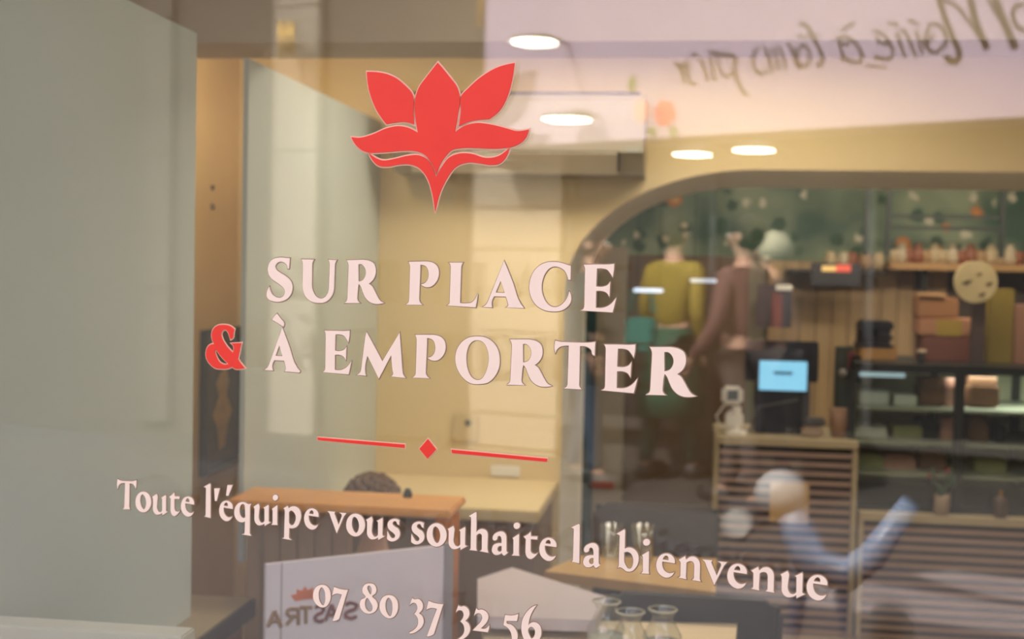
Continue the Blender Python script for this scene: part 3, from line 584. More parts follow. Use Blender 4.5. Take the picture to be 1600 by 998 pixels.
k.location = (at(637, 776, 3.26).x, 3.26, rail_t)

# side room: framed poster, low cabinet
def poster():
    a, b = on_x(311.5, 600, XS), on_x(373, 600, XS)
    zt = on_x(312, 516, XS).z; zb = on_x(311, 744, XS).z
    t = thing('framed_poster', 'black framed dark poster with a golden figure, hanging on the ochre wall strip', 'poster', (XS, (a.y + b.y) / 2, (zt + zb) / 2))
    def bb(y0, y1, z0, z1, x1, nm, m): add(t, Bx(XS + .001, XS + x1, y0, y1, z0, z1), nm, m)
    bb(a.y, b.y, zb, zt, .012, 'sheet', mat('poster_black', (30, 28, 28), .35, noise=.3, scale=12))
    w = .028
    bb(a.y, a.y + w, zb, zt, .03, 'frame_bar', black); bb(b.y - w, b.y, zb, zt, .03, 'frame_bar', black)
    bb(a.y + w, b.y - w, zb, zb + w, .03, 'frame_bar', black); bb(a.y + w, b.y - w, zt - w, zt, .03, 'frame_bar', black)
    ym = (a.y + b.y) / 2; h = zt - zb
    fig = [(-.03, .68), (.02, .72), (.05, .62), (.03, .52), (.08, .40), (.04, .30), (.02, .16), (-.03, .14), (-.05, .30), (-.09, .40), (-.04, .52), (-.06, .62)]
    p = [(ym + q[0] * 1.1, zb + h * q[1]) for q in fig]
    add(t, MB().prism([p], lambda a, b: (XS + .0125, a, b), lambda a, b: (XS + .014, a, b)), 'golden_print', mat('old_gold', (178, 140, 78), .5, noise=.25, scale=20))
    for q in range(4):
        bb(a.y + .07, b.y - .07, zb + h * (.045 + .022 * q), zb + h * (.053 + .022 * q), .0135, 'print_line', mat('dull_print', (104, 92, 78), .6))
poster()
for yy in (293, 323):
    p = on_x(331, yy, XS)
    s = tag(MB().lathe([(.009, 0), (.009, .006), (.004, .009)], n=10).build('wall_screw', black), 'dark screw plug in the ochre wall strip, the %s of two' % ('upper' if yy < 300 else 'lower'), 'screw')
    s.location = p; s.rotation_euler = (0, R(90), 0)
sc = atz(395, 934, .75)
t = thing('low_cabinet', 'low brown cabinet with a dark edged top, at the foot of the ochre wall strip', 'cabinet', (sc.x - .2, 2.9, 0))
add(t, Bx(XS + .01, sc.x, 2.45, sc.y, .71, .75, bev=.003), 'worktop', mat('worktop_top', (150, 134, 104), .5))
add(t, Bx(sc.x - .001, sc.x + .008, 2.45, sc.y, .705, .749), 'edge_strip', black)
add(t, Bx(XS + .02, sc.x - .02, 2.5, sc.y - .02, .05, .71), 'body', mat('cabinet_brown', (120, 78, 50), .5, noise=.12, stretch=(1, 1, 6)))
add(t, Bx(XS + .05, sc.x - .05, 2.55, sc.y - .05, 0, .05), 'plinth', black)
# window ledge at the left foot of the window
LY = 1.97
lx = at(285, 985, LY).x; lz_ = at(140, 985, LY).z
q = thing('window_ledge', 'pale topped window ledge with a darker front along the bottom left', 'ledge', ((XL + lx) / 2, LY, 0))
add(q, Bx(XS + .01, lx, LY, LY + .055, lz_ - .03, lz_, bev=.003), 'ledge_top', mat('ledge_top', (206, 200, 182), .35))
add(q, Bx(XS + .012, lx - .006, LY + .006, LY + .05, .0, lz_ - .03), 'ledge_front', mat('ledge_front', (96, 104, 106), .4))

# wall mounted air conditioner
AY = 4.46
a0, a1 = at(612, 130, AY), at(1008, 150, AY)
zt, zb = at(1000, 146, AY).z, at(980, 272, AY).z
t = thing('air_conditioner', 'white wall mounted air conditioner high on the cream wall, left of the arch', 'air conditioner', ((a0.x + a1.x) / 2, W0, zb))
prof = [(W0 - .001, zb), (W0 - .001, zt), (AY + .03, zt), (AY, zt - .03), (AY, zb + .075), (AY + .06, zb + .004)]
add(t, MB().prism([prof], lambda a, b: (a0.x, a, b), lambda a, b: (a1.x, a, b)), 'casing', mat('ac_white', (152, 142, 124), .45, noise=.02))
fl0, fl1 = at(640, 250, AY).x, at(964, 250, AY).x
add(t, MB().prism([[(AY - .004, zb + .073), (AY + .05, zb + .006), (AY + .046, zb + .002), (AY - .009, zb + .070)]], lambda a, b: (fl0, a, b), lambda a, b: (fl1, a, b)), 'louvre', mat('louvre_white', (190, 178, 156), .5))
add(t, Bx(fl0 - .006, fl1 + .006, AY - .002, AY + .01, zb + .073, zb + .078), 'louvre_gap', dark_metal)
add(t, Bx(fl1 + .002, fl1 + .008, AY - .002, AY + .012, zb + .01, zb + .078), 'louvre_gap', dark_metal)
add(t, Bx(fl1 + .03, fl1 + .08, AY - .003, AY, zb + .105 - .03, zb + .112 - .02), 'display', mat('display_grey', (150, 150, 140), .4))
add(t, Bx(a0.x + .02, a1.x - .02, AY + .05, W0 - .02, zt, zt + .012), 'intake_grille', dark_metal)

# sockets on the wall
p = at(728, 668, W0)
t = thing('wall_switch', 'small cream switch plate with a dark button on the wall below the red rule line', 'switch', p)
add(t, Bx(p.x - .05, p.x + .05, W0 - .012, W0 - .001, p.z - .05, p.z + .05, bev=.003), 'plate', mat('plate', (206, 184, 136), .5))
add(t, MB().ball((p.x + .01, W0 - .012, p.z + .02), .012, sy=.5), 'button', black)
p = at(790, 735, W0)
tag(Bx(-.055, .055, -.012, -.001, -.02, .02, bev=.004).build('cable_cover', white_pl, loc=None), 'short white cable cover low on the cream wall left of the arch', 'cable cover').location = (p.x, W0, p.z)

# small square cafe table with glasses, chairs
tz = .75
def cafe_table(name, label, pts, z, wood, legm, legs=True):
    c = sum((Vector((p[0], p[1], 0)) for p in pts), Vector()) / len(pts)
    t = thing(name, label, 'table', (c.x, c.y, 0))
    add(t, MB().prism([pts], lambda a, b: (a, b, z - .028), lambda a, b: (a, b, z)), 'tabletop', wood)
    add(t, MB().lathe([(.028, .02), (.028, z - .05)], c.x, c.y, 14), 'column', legm, smooth=False)
    add(t, MB().lathe([(.20, 0), (.20, .012), (.05, .035)], c.x, c.y, 24), 'base_plate', legm)
    add(t, Bx(c.x - .12, c.x + .12, c.y - .12, c.y + .12, z - .05, z - .028), 'bracket', legm)
    return t
def gz(x, y): p = atz(x, y, tz); return (p.x, p.y)
table_wood = mat('table_wood', (190, 152, 96), .4, noise=.1, scale=5, stretch=(5, 1, 1))
cafe_table('cafe_table', 'square wooden cafe table behind the word la bienvenue', [gz(850, 892), gz(905, 868), gz(1120, 872), gz(1118, 925)], tz, table_wood, dark_metal)
cafe_table('front_table', 'pale wooden table at the bottom edge carrying the glass carafes', [(gz(760, 1060)[0], gz(760, 1060)[1]), gz(752, 966), gz(1152, 974), gz(1140, 1070)], tz, mat('front_table_wood', (236, 212, 172), .4, noise=.08, scale=5, stretch=(1, 6, 1)), dark_metal)
clear_gl = glass_mat('clear_glassware', .16, (.94, .96, .95, 1), .05)
def carafe(x, ytop, ybase, label):
    b = atz(x, ybase, tz); k = (b.y) / 2000; ht = (ybase - ytop) * k * .93
    t = thing('carafe', label, 'carafe', (b.x, b.y, tz), 0, 'glass carafes on the front table')
    r = .043
    MB().lathe([(r * .9, .001), (r, .01), (r, ht * .45), (r * .62, ht * .72), (r * .5, ht * .84), (r * .72, ht)], n=24, cap=False).build('body', clear_gl, t, smooth=True)
    MB().lathe([(r * .72, ht - .002), (r * .76, ht - .001), (r * .76, ht + .001), (r * .70, ht + .002)], n=24, cap=False).build('rim', mat('glass_rim', (206, 200, 176), .2), t, smooth=True)
    MB().lathe([(.001, .002), (r * .93, .002), (r * .93, ht * .30), (.001, ht * .30)], n=24, cap=False).build('water', mat('carafe_water', (196, 192, 176), .1), t, smooth=True)
carafe(946, 932, 1012, 'left carafe of the three on the front table, the shortest')
carafe(983, 948, 1030, 'middle carafe of the three on the front table, nearest the viewer')
carafe(1034, 945, 1022, 'right carafe of the three on the front table')
def glass_cup(x, y, h, label):
    b = atz(x, y, tz)
    t = tag(MB().lathe([(.024, .001), (.03, .004), (.034, h), (.031, h), (.027, .008), (.001, .008)], n=20, cap=False).build('drinking_glass', clear_gl, smooth=True), label, 'glass', 'glasses on the square cafe table')
    t.location = (b.x, b.y, tz)
glass_cup(955, 872, .10, 'left drinking glass on the square cafe table')
glass_cup(1004, 878, .11, 'right drinking glass on the square cafe table')
seat_black = mat('chair_black', (30, 31, 34), .6)
seat_brown = mat('chair_brown', (66, 56, 48), .6)
def chair(x, y, rz, label, m, back_h=.86):
    t = thing('cafe_chair', label, 'chair', (x, y, 0), rz, 'chairs round the cafe table')
    Bx(-.22, .22, -.21, .21, .43, .475, bev=.015).build('seat', m, t)
    for sx in (-1, 1):
        MB().tube([(sx * .19, -.18, .43), (sx * .215, -.22, 0)], [.017, .012], 8).build('leg', dark_metal, t)
        MB().tube([(sx * .19, .19, .43), (sx * .215, .25, 0)], [.017, .012], 8).build('leg', dark_metal, t)
        MB().tube([(sx * .19, .20, .44), (sx * .195, .255, back_h)], .014, 8).build('back_post', dark_metal, t)
    q = [(-.21, .56), (.21, .56), (.215, back_h - .03), (.17, back_h + .01), (-.17, back_h + .01), (-.215, back_h - .03)]
    MB().prism([q], lambda a, b: (a, .195 + (b - .5) * .13 + .2 * a * a * 0, b), lambda a, b: (a, .225 + (b - .5) * .13, b)).build('backrest', m, t)
    return t
p = at(1024, 830, 4.35); chair(p.x, 4.15, 0, 'dark brown cafe chair standing behind the square table', seat_brown, .79)
p = at(1083, 940, 3.35); chair(p.x + .0, 3.38, R(180), 'black cafe chair in front of the square table, its back to the window', seat_black, .80)

# ------------------------------------------------------------------ back room
SY = 5.75
hz = at(1230, 685, SY).z
x0, x1 = at(1116, 700, SY).x, at(1341, 700, SY).x
dark_back = mat('slat_back_board', (34, 30, 28), .8)  # dark board behind the slats
def slat_counter(name, label, x0, x1, z1, depth, n, side=True):
    t = thing(name, label, 'counter', ((x0 + x1) / 2, SY + depth / 2, 0))
    add(t, Bx(x0, x1, SY - .015, SY + depth, z1 - .035, z1, bev=.003), 'countertop', pale_oak)
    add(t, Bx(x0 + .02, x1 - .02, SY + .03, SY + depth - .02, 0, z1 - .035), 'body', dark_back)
    if side:
        add(t, Bx(x0, x0 + .022, SY, SY + depth, 0, z1 - .035), 'side_panel', pale_oak)
        add(t, Bx(x1 - .022, x1, SY, SY + depth, 0, z1 - .035), 'side_panel', pale_oak)
    st = (z1 - .045) / n
    me = None
    for i in range(n):
        zc = z1 - .045 - (i + .62) * st
        if me is None:
            o = Bx(x0 + .024, x1 - .024, SY, SY + .028, -st * .24, st * .24).build('slat', slat_wood); me = o.data
        else:
            o = bpy.data.objects.new('slat', me); C.objects.link(o)
        o.parent = t; o.location = (-t.location.x, -t.location.y, zc)
    return t
slat_counter('till_counter', 'till counter with a pale top and horizontal wooden slats, under the monitor', x0, x1, hz, .5, 20)
lz = at(1480, 806, SY).z
slat_counter('pastry_counter', 'long low counter with horizontal wooden slats, under the glass display case', x1 + .012, 3.55, lz, .75, 13)

# menu card on the till counter's front
p = at(1233, 785, SY)
tag(Bx(-.085, .085, -.008, -.001, -.09, .09).build('menu_card', mat('kraft_card', (196, 160, 104), .7)), 'kraft paper card fixed on the slats of the till counter', 'card').location = (p.x, SY, p.z)

# till: dark monitor seen from behind, customer display, stand
def mon(label):
    Y = SY + .16
    a, b = at(1165, 531, Y), at(1278, 598, Y)
    t = thing('till_monitor', label, 'till', ((a.x + b.x) / 2, Y, hz))
    add(t, Bx(a.x, b.x, Y, Y + .035, b.z, a.z, bev=.006), 'monitor', black)
    c, d = at(1181, 598, Y), at(1252, 681, Y)
    add(t, Bx(c.x, d.x, Y + .0, Y + .13, hz, a.z - .1, bev=.008), 'stand', black)
    add(t, Bx(d.x - .03, d.x + .035, Y + .02, Y + .12, hz, b.z, bev=.006), 'side_column', mat('grey_plastic', (84, 82, 84), .5))
    add(t, MB().tube([(c.x - .02, Y - .01, hz + .01), (c.x + .01, Y - .012, hz + .12), (d.x - .02, Y - .012, hz + .16)], .006, 8), 'cable', mat('cable_grey', (90, 86, 80), .5))
    e, f = at(1187, 563, Y - .05), at(1260, 611, Y - .05)
    add(t, Bx(e.x - .008, f.x + .008, Y - .05, Y - .012, f.z - .008, e.z + .008, bev=.004), 'display_housing', black)
    scr = mat('lit_screen', (132, 200, 234), .3, emit=1.0, noise=.02)
    s = add(t, Bx(e.x, f.x, Y - .053, Y - .0495, f.z, e.z), 'lit_display', scr)
    for q in range(7):                      # one short dark printed word, too blurred to read
        xx = e.x + (f.x - e.x) * (.30 + .058 * q); zz = e.z + (f.z - e.z) * .40
        add(t, Bx(xx, xx + .011, Y - .0545, Y - .0531, zz - .006 - .003 * (q % 2), zz + .006), 'screen_mark', mat('screen_ink', (60, 110, 140), .5))
mon('black till monitor with a bright pale blue customer display on the slatted counter')
def terminal():
    Y = SY + .12
    b = at(1150, 684, Y)
    t = thing('card_terminal', 'white card terminal with small dark screen on a stand, left on the till counter', 'card terminal', (b.x, Y, hz))
    add(t, MB().lathe([(.05, hz), (.05, hz + .012), (.02, hz + .02), (.02, hz + .12)], b.x, Y, 20), 'stand', white_pl)
    c = at(1149, 655, Y)
    add(t, Bx(c.x - .045, c.x + .035, Y - .02, Y + .03, c.z - .035, c.z + .035, bev=.012), 'cradle', white_pl)
    d = at(1144, 617, Y)
    add(t, Bx(d.x - .048, d.x + .048, Y - .03, Y + .005, d.z - .042, d.z + .042, bev=.014), 'handset', white_pl)
    add(t, Bx(d.x - .022, d.x + .026, Y - .032, Y - .028, d.z - .02, d.z + .026), 'screen', mat('terminal_screen', (50, 74, 80), .3))
    add(t, MB().tube([(d.x - .03, Y, d.z - .04), (d.x - .07, Y, d.z - .1), (d.x - .05, Y, hz + .03), (b.x, Y, hz + .03)], .005, 8), 'cable', white_pl)
terminal()
p = at(1268, 665, SY + .1)
t = thing('card_reader', 'small grey device on the till counter right of the monitor stand', 'device', (p.x, SY + .1, hz))
add(t, Bx(p.x - .045, p.x + .045, SY + .05, SY + .15, hz, hz + .05, bev=.012), 'body', mat('beige_plastic', (160, 140, 120), .5))
add(t, Bx(p.x - .04, p.x + .06, SY + .06, SY + .14, hz + .05, hz + .085, bev=.01), 'lid', mat('grey_plastic', (84, 82, 84), .5))
p = at(1311, 690, SY + .12)
t = tag(MB().lathe([(.035, 0), (.042, .06), (.044, .13), (.04, .13)], n=20).build('flower_pot', mat('pot_brown', (150, 116, 92), .6), smooth=True), 'brown cup at the right end of the till counter beside the display case', 'cup')
t.location = (p.x, SY + .12, hz)

# glass display case on the low counter
def case():
    Y0, Y1 = SY + .06, SY + .70
    xa = at(1334, 700, Y0).x; xb = 3.5
    zt = at(1480, 571, Y0).z; zr = at(1480, 584, Y0).z
    t = thing('display_case', 'tall glass pastry display case with dark frame, on the low slatted counter', 'display case', ((xa + xb) / 2, Y0, lz))
    fm = mat('case_frame', (44, 46, 40), .4, metal=.3)
    add(t, Bx(xa, xb, Y0, Y1, zr, zt), 'top', fm)
    add(t, Bx(xa, xb, Y0, Y1, lz, lz + .03), 'base', fm)
    for px, w in ((1330, .03), (1497, .04), (1640, .04), (1800, .03)):
        a = at(px, 700, Y0).x
        add(t, Bx(a - w / 2, a + w / 2, Y0, Y0 + .03, lz, zr), 'post', fm)
        add(t, Bx(a - w / 2, a + w / 2, Y1 - .03, Y1, lz, zr), 'post', fm)
    cg = glass_mat('case_glass', .05, (.92, .95, .92, 1))
    for a, b in ((1334, 1495), (1499, 1638), (1642, 1798)):
        add(t, Bx(at(a, 700, Y0).x + .01, at(b, 700, Y0).x - .01, Y0 + .008, Y0 + .014, lz + .03, zr), 'glass_pane', cg)
    shm = mat('shelf_white', (170, 172, 150), .4)
    sz = [at(1480, y, Y0).z for y in (746, 696, 642)]
    for z in sz: add(t, Bx(xa + .02, xb - .02, Y0 + .06, Y1 - .03, z - .012, z), 'shelf', shm)
    add(t, Bx(xa + .02, xb - .02, Y1 - .025, Y1 - .01, lz + .03, zr), 'back_panel', mat('case_back', (196, 194, 160), .5))
    tube = mat('case_tube', (190, 214, 226), .4, emit=.8)
    add(t, Bx(xa + .03, at(1420, 600, Y0).x, Y0 + .1, Y0 + .13, zr - .03, zr - .012), 'lamp_tube', tube)
    area('case_fill_light', ((xa + xb) / 2, Y0 + .2, zr - .02), 1.9, 9, (.95, 1, .92), size_y=.06)  # fill added under the case top to brighten its inside
    return t, sz, Y0
case_t, sz, Y0 = case()
def on_shelf(name, label, cat, px, z, w, d, h, m, group=None, part=None):
    x = at(px, 660, Y0 + .25).x
    o = Bx(-w / 2, w / 2, -d / 2, d / 2, 0, h, bev=min(w, d, h) * .12).build(name, m)
    o.location = (x, Y0 + .28, z); tag(o, label, cat, group)
    if part:
        Bx(-w * .42, w * .42, -d * .42, d * .42, h, h * 1.25).build(part[0], part[1], o)
    return o
trays = mat('tray_white', (226, 228, 214), .35); cake_b = mat('cake_brown', (120, 82, 56), .7, noise=.2, scale=20); cake_p = mat('cake_pink', (186, 138, 120), .7, noise=.2, scale=20)
cake_y = mat('cake_green', (150, 150, 96), .7, noise=.2, scale=20)
for px, z, w, h, m, lab in ((1352, sz[0], .16, .06, cake_y, 'pale green cake on the lowest shelf of the display case, far left'), (1405, sz[0], .14, .05, cake_p, 'pink cake on the lowest shelf of the display case, second from the left'), (1456, sz[0], .12, .07, cake_b, 'brown cake on the lowest shelf of the display case, left of the middle post'),
                         (1545, sz[0], .14, .06, cake_y, 'pale green cake on the lowest shelf of the display case, right of the middle post'), (1357, sz[1], .15, .05, trays, 'white tray of pastries on the middle shelf of the display case, far left'), (1415, sz[1], .13, .06, cake_y, 'green pastry tray on the middle shelf of the display case, second from the left'),
                         (1450, sz[1], .09, .08, black, 'dark box on the middle shelf of the display case, third from the left'), (1478, sz[1], .07, .08, cake_p, 'pink box on the middle shelf of the display case, beside the middle post'), (1525, sz[1], .09, .09, cake_b, 'brown box on the middle shelf of the display case, right of the middle post'), (1558, sz[1], .05, .08, black, 'dark pot on the middle shelf of the display case, far right'),
                         (1362, sz[2], .13, .06, trays, 'white tray on the top shelf of the display case, far left'), (1410, sz[2], .10, .05, trays, 'small white tray on the top shelf of the display case, second from the left'), (1452, sz[2], .11, .10, cake_b, 'brown cake on the top shelf of the display case, left of the middle post'), (1480, sz[2], .06, .10, cake_p, 'pink cake on the top shelf of the display case, beside the middle post'),
                         (1530, sz[2], .14, .11, cake_b, 'brown cake on the top shelf of the display case, right of the middle post')):
    on_shelf('cake', lab, 'cake', px, z, w, .2, h, m, 'cakes and trays in the display case', ('topping', m) if m in (cake_b, cake_p) else None)
# things standing on the low counter in front of the case
p = at(1472, 800, SY + .01)
t = thing('flower_vase', 'small brown pot with red and green stems on the low counter before the display case', 'vase', (p.x, SY + .022, lz))
MB().lathe([(.030, 0), (.034, .04), (.034, .085), (.028, .09)], n=16).build('pot', mat('pot_taupe', (150, 130, 108), .6), t, smooth=True)
for i in range(7):
    a = i * .9; e = Vector((math.cos(a) * .05, math.sin(a) * .015, .15 + .05 * math.sin(i * 2.2)))
    s = MB().tube([(0, 0, .08), (e.x * .5, e.y * .5, .12), e], .004, 6).build('stem', mat('stem_green', (54, 78, 56), .7), t)
    if i in (1, 3): MB().ball(e, .016).build('blossom', mat('blossom_red', (150, 40, 40), .6), s)
    else: MB().ball(e, .02, sx=.5, sz=1.6).build('leaf', mat('stem_green', (54, 78, 56), .7), s)
p = at(1564, 800, SY + .01)
t = thing('candle_jar', 'dark little lantern on the low counter, right of the flower pot', 'lantern', (p.x, SY + .022, lz))
MB().lathe([(.026, 0), (.03, .02), (.03, .075), (.02, .09)], n=14).build('body', mat('lantern_brown', (74, 52, 40), .5), t, smooth=True)
MB().lathe([(.007, .09), (.007, .12)], n=8).build('knob', brass, t)

# things on top of the case
TZ = at(1480, 571, Y0).z
def on_case(name, label, cat, xl, xr, yt, yb, m, d=.2, dy=.25, bev=.006, group=None):
    Y = Y0 + dy; a, b = at(xl, yt, Y), at(xr, yb, Y)
    w = b.x - a.x; h = max(a.z - b.z, .02)
    o = Bx(-w / 2, w / 2, 0, d, 0, h, bev=bev).build(name, m); o.location = ((a.x + b.x) / 2, Y, max(b.z, TZ))
    return tag(o, label, cat, group)
red_box = on_case('gift_box', 'reddish brown box on top of the display case, under the yellow and pink carton', 'box', 1441, 1540, 526, 571, mat('box_redbrown', (128, 80, 66), .6))
yb = on_case('carton', 'carton with a yellow middle and pink ends lying on the reddish brown box', 'carton', 1436, 1534, 497, 526, mat('carton_pink', (182, 132, 100), .6))
w = yb.dimensions.x
Bx(-w * .22, w * .18, -.002, .202, -.0, .074).build('yellow_wrap', mat('wrap_yellow', (172, 146, 66), .6), yb)
kb = on_case('cake_box', 'brown kraft box with an open lid behind the yellow and pink carton', 'box', 1434, 1498, 464, 497, mat('kraft_brown', (156, 112, 74), .7), dy=.27, d=.16)
Bx(-.09, .03, -.01, .17, .10, .108).build('lid', mat('lid_tan', (196, 150, 104), .7), kb)
yt = on_case('yellow_packet', 'tall olive yellow packet right of the round clock on the display case', 'packet', 1546, 1582, 452, 571, mat('packet_olive', (140, 122, 50), .6), d=.1, dy=.2)
pk = on_case('pink_packet', 'tall brown pink packet at the right edge on the display case', 'packet', 1586, 1640, 476, 571, mat('packet_pink', (160, 118, 96), .6), d=.14, dy=.2)
Y = Y0 + .2; p = at(1438, 571, Y)
t = thing('small_jar', 'tiny jar with a pale lid on the display case, left of the reddish brown box', 'jar', (p.x - .01, Y0 + .12, TZ))
MB().lathe([(.016, 0), (.016, .045)], n=14).build('body', mat('jar_dark', (70, 60, 60), .4), t, smooth=True)
MB().lathe([(.02, .045), (.02, .06)], n=14).build('lid', mat('jar_lid', (200, 180, 150), .4), t, smooth=True)
# coffee machine on wooden block
wb = on_case('wooden_block', 'wooden block under the black coffee machine on the display case', 'block', 1343, 1401, 546, 571, mat('block_wood', (186, 140, 78), .5, noise=.1), d=.22, dy=.2)
Y = Y0 + .2; a, b = at(1346, 501, Y), at(1396, 546, Y)
t = thing('coffee_machine', 'small dark coffee machine standing on the wooden block', 'coffee machine', ((a.x + b.x) / 2, Y + .1, b.z))
add(t, Bx(a.x, b.x, Y + .09, Y + .19, b.z, a.z, bev=.01), 'body', mat('machine_dark', (52, 40, 38), .4))
add(t, Bx(a.x, b.x, Y, Y + .19, a.z - .045, a.z, bev=.01), 'head', black)
add(t, Bx(a.x - .01, b.x + .005, Y, Y + .19, b.z, b.z + .02, bev=.004), 'drip_tray', mat('machine_dark', (52, 40, 38), .4))
add(t, MB().tube([(a.x + .06, Y + .03, a.z - .05), (b.x - .01, Y - .03, a.z - .075)], .009, 8), 'handle', dark_metal)
# dark rack beside the case
a, b = at(1306, 541, SY + .3), at(1330, 690, SY + .3)
t = thing('bottle_rack', 'dark green narrow rack at the left end of the display case', 'rack', ((a.x + b.x) / 2, SY + .3, hz))
add(t, Bx(a.x, b.x, SY + .28, SY + .34, hz, a.z, bev=.004), 'panel', mat('rack_green', (58, 64, 54), .5))
add(t, Bx(b.x - .02, b.x + .03, SY + .26, SY + .30, a.z - .16, a.z - .04), 'holder', black)
add(t, MB().ball((a.x + .03, SY + .25, a.z - .12), .02), 'tap_knob', mat('knob_grey', (140, 132, 124), .4))
add(t, Bx(b.x - .03, b.x + .0, SY + .26, SY + .28, a.z - .1, a.z - .02), 'red_tag', mat('tag_red', (120, 54, 56), .5))

# round clock-like plate on its stand
Y = Y0 + .12; c = at(1525, 440, Y); e = at(1559, 440, Y); rr = e.x - c.x
t = thing('round_sign', 'round cream plate with dark marks on a little stand above the boxes', 'plate', (c.x, Y, c.z))
add(t, MB().prism([[(c.x + rr * math.cos(k * math.pi / 18), c.z + rr * 1.02 * math.sin(k * math.pi / 18)) for k in range(36)]], lambda a, b: (a, Y, b), lambda a, b: (a, Y + .02, b)), 'disc', mat('plate_cream', (206, 190, 146), .5, noise=.12, scale=8))
for dx, dz, q in ((-.4, -.05, .22), (.62, -.1, .16), (.15, .35, .12), (.3, -.62, .16)):
    m0 = [(c.x + rr * dx + rr * q * math.cos(k) * (1 + .35 * math.sin(3 * k)), c.z + rr * dz + rr * q * .6 * math.sin(k + .6)) for k in [i * math.pi / 6 for i in range(12)]]
    add(t, MB().prism([m0], lambda a, b: (a, Y - .002, b), lambda a, b: (a, Y, b)), 'mark', mat('mark_brown', (104, 88, 66), .6))
add(t, Bx(c.x - .01, c.x + .05, Y + .02, Y + .04, TZ + .0, c.z - rr * .8), 'stand', mat('stand_dark', (84, 70, 64), .5))

# shelf with cups
YS = 7.95
sx0 = at(1386, 412, YS).x
t = thing('wall_shelf', 'long tan wooden shelf under the flowered wallpaper, carrying a row of cups', 'shelf', ((sx0 + 4.9) / 2, YS, shelf_z))
add(t, Bx(sx0, 4.9, YS - .14, YF - .06, shelf_z - .04, shelf_z, bev=.003), 'board', mat('shelf_tan', (186, 146, 96), .5, noise=.1))
for xx in (sx0 + .2, sx0 + 1.4, 4.4):
    add(t, Bx(xx, xx + .03, YS - .05, YF - .06, shelf_z - .16, shelf_z - .04), 'bracket', dark_metal)
sx1 = at(1205, 420, YS).x; sx2 = at(1380, 420, YS).x
t = thing('short_shelf', 'short dark shelf left of the long one, under the flowered wallpaper', 'shelf', ((sx1 + sx2) / 2, YS, shelf_z))
add(t, Bx(sx1 + .1, sx2, YS - .1, YF - .06, shelf_z - .075, shelf_z - .05, bev=.003), 'board', dark_metal)
colc = [((196, 176, 140), 'cream'), ((176, 142, 104), 'tan'), ((150, 92, 66), 'red brown'), ((200, 186, 158), 'off white')]
cup_spots = [1395, 1408, 1420, 1434, 1446, 1460, 1472, 1488, 1503, 1516, 1532, 1548, 1562, 1578, 1592]
cupb = [MB().lathe([(.022, 0), (.034, .035), (.036, .08), (.032, .08), (.028, .01), (.001, .008)], n=16, cap=False), MB().lathe([(.03, 0), (.042, .03), (.03, .09), (.018, .11), (.02, .12)], n=16)]
protos = [cupb[0].build('cup_mesh', None), cupb[1].build('cup_mesh', None)]
for i, px in enumerate(cup_spots):
    rgb, nm = colc[(i * 7 + i // 3) % 4]
    o = bpy.data.objects.new('cup', protos[i % 2].data.copy()); C.objects.link(o); o.data.materials.append(mat('cup_' + nm.replace(' ', '_'), rgb, .4))
    for p_ in o.data.polygons: p_.use_smooth = True
    o.location = (at(px, 405, YS).x, YS, shelf_z)
    tag(o, '%s %s on the long shelf, number %s from its left end' % (nm, 'cup' if i % 2 == 0 else 'jug', ['one', 'two', 'three', 'four', 'five', 'six', 'seven', 'eight', 'nine', 'ten', 'eleven', 'twelve', 'thirteen', 'fourteen', 'fifteen'][i]), 'cup', 'cups on the long shelf')
for p_ in protos: bpy.data.objects.remove(p_)
for i, px in enumerate((1298, 1318, 1332, 1352, 1372)):
    rgb, nm = colc[(i * 3) % 4]
    o = MB().lathe([(.03, 0), (.04, .05), (.03, .10), (.02, .11)], n=14).build('jar', mat('cup_' + nm.replace(' ', '_'), rgb, .4), smooth=True)
    o.location = (at(px, 405, YS).x, YS, shelf_z - .05)
    tag(o, '%s jar on the short dark shelf, %s from its left end' % (nm, ORD[i]), 'jar', 'jars on the short shelf')
# little screen under the short shelf
a, b = at(1268, 405, 7.6), at(1345, 448, 7.6)
t = thing('menu_screen', 'small dark wall screen with a glowing red and yellow strip, above the till', 'screen', ((a.x + b.x) / 2, 7.6, b.z))
add(t, Bx(a.x, b.x, 7.6, 7.64, b.z, a.z - .02, bev=.006), 'housing', mat('housing_grey', (52, 52, 56), .5))
c, d = at(1284, 415, 7.6), at(1306, 424, 7.6)
add(t, Bx(c.x, d.x, 7.594, 7.599, d.z, c.z), 'lit_yellow', mat('glow_yellow', (230, 190, 120), .4, emit=.6))
c, d = at(1306, 413, 7.6), at(1329, 425, 7.6)
add(t, Bx(c.x, d.x, 7.594, 7.599, d.z, c.z), 'lit_red', mat('glow_red', (220, 96, 80), .4, emit=.5))
add(t, Bx((a.x + b.x) / 2 - .03, (a.x + b.x) / 2 + .03, 7.64, 8.12, b.z + .03, a.z - .05), 'arm', dark_metal)
# dark vertical picture on the planks above the till
a, b = at(1184, 444, 7.25), at(1236, 512, 7.25)
t = thing('price_board', 'upright dark board with a white top label, above the black till monitor', 'board', ((a.x + b.x) / 2, 7.25, b.z))
add(t, Bx(a.x, b.x, 7.25, 7.27, b.z, a.z), 'board', mat('board_dark', (72, 68, 72), .5))
add(t, Bx(a.x + .1, b.x, 7.24, 7.25, a.z - .03, a.z + .0), 'label_strip', white_pl)
add(t, Bx(a.x + .08, b.x - .05, 7.245, 7.25, b.z, a.z - .05), 'red_panel', mat('board_red', (112, 66, 62), .5))
add(t, Bx((a.x + b.x) / 2 - .02, (a.x + b.x) / 2 + .02, 7.27, 8.12, (a.z + b.z) / 2, (a.z + b.z) / 2 + .04), 'arm', dark_metal)
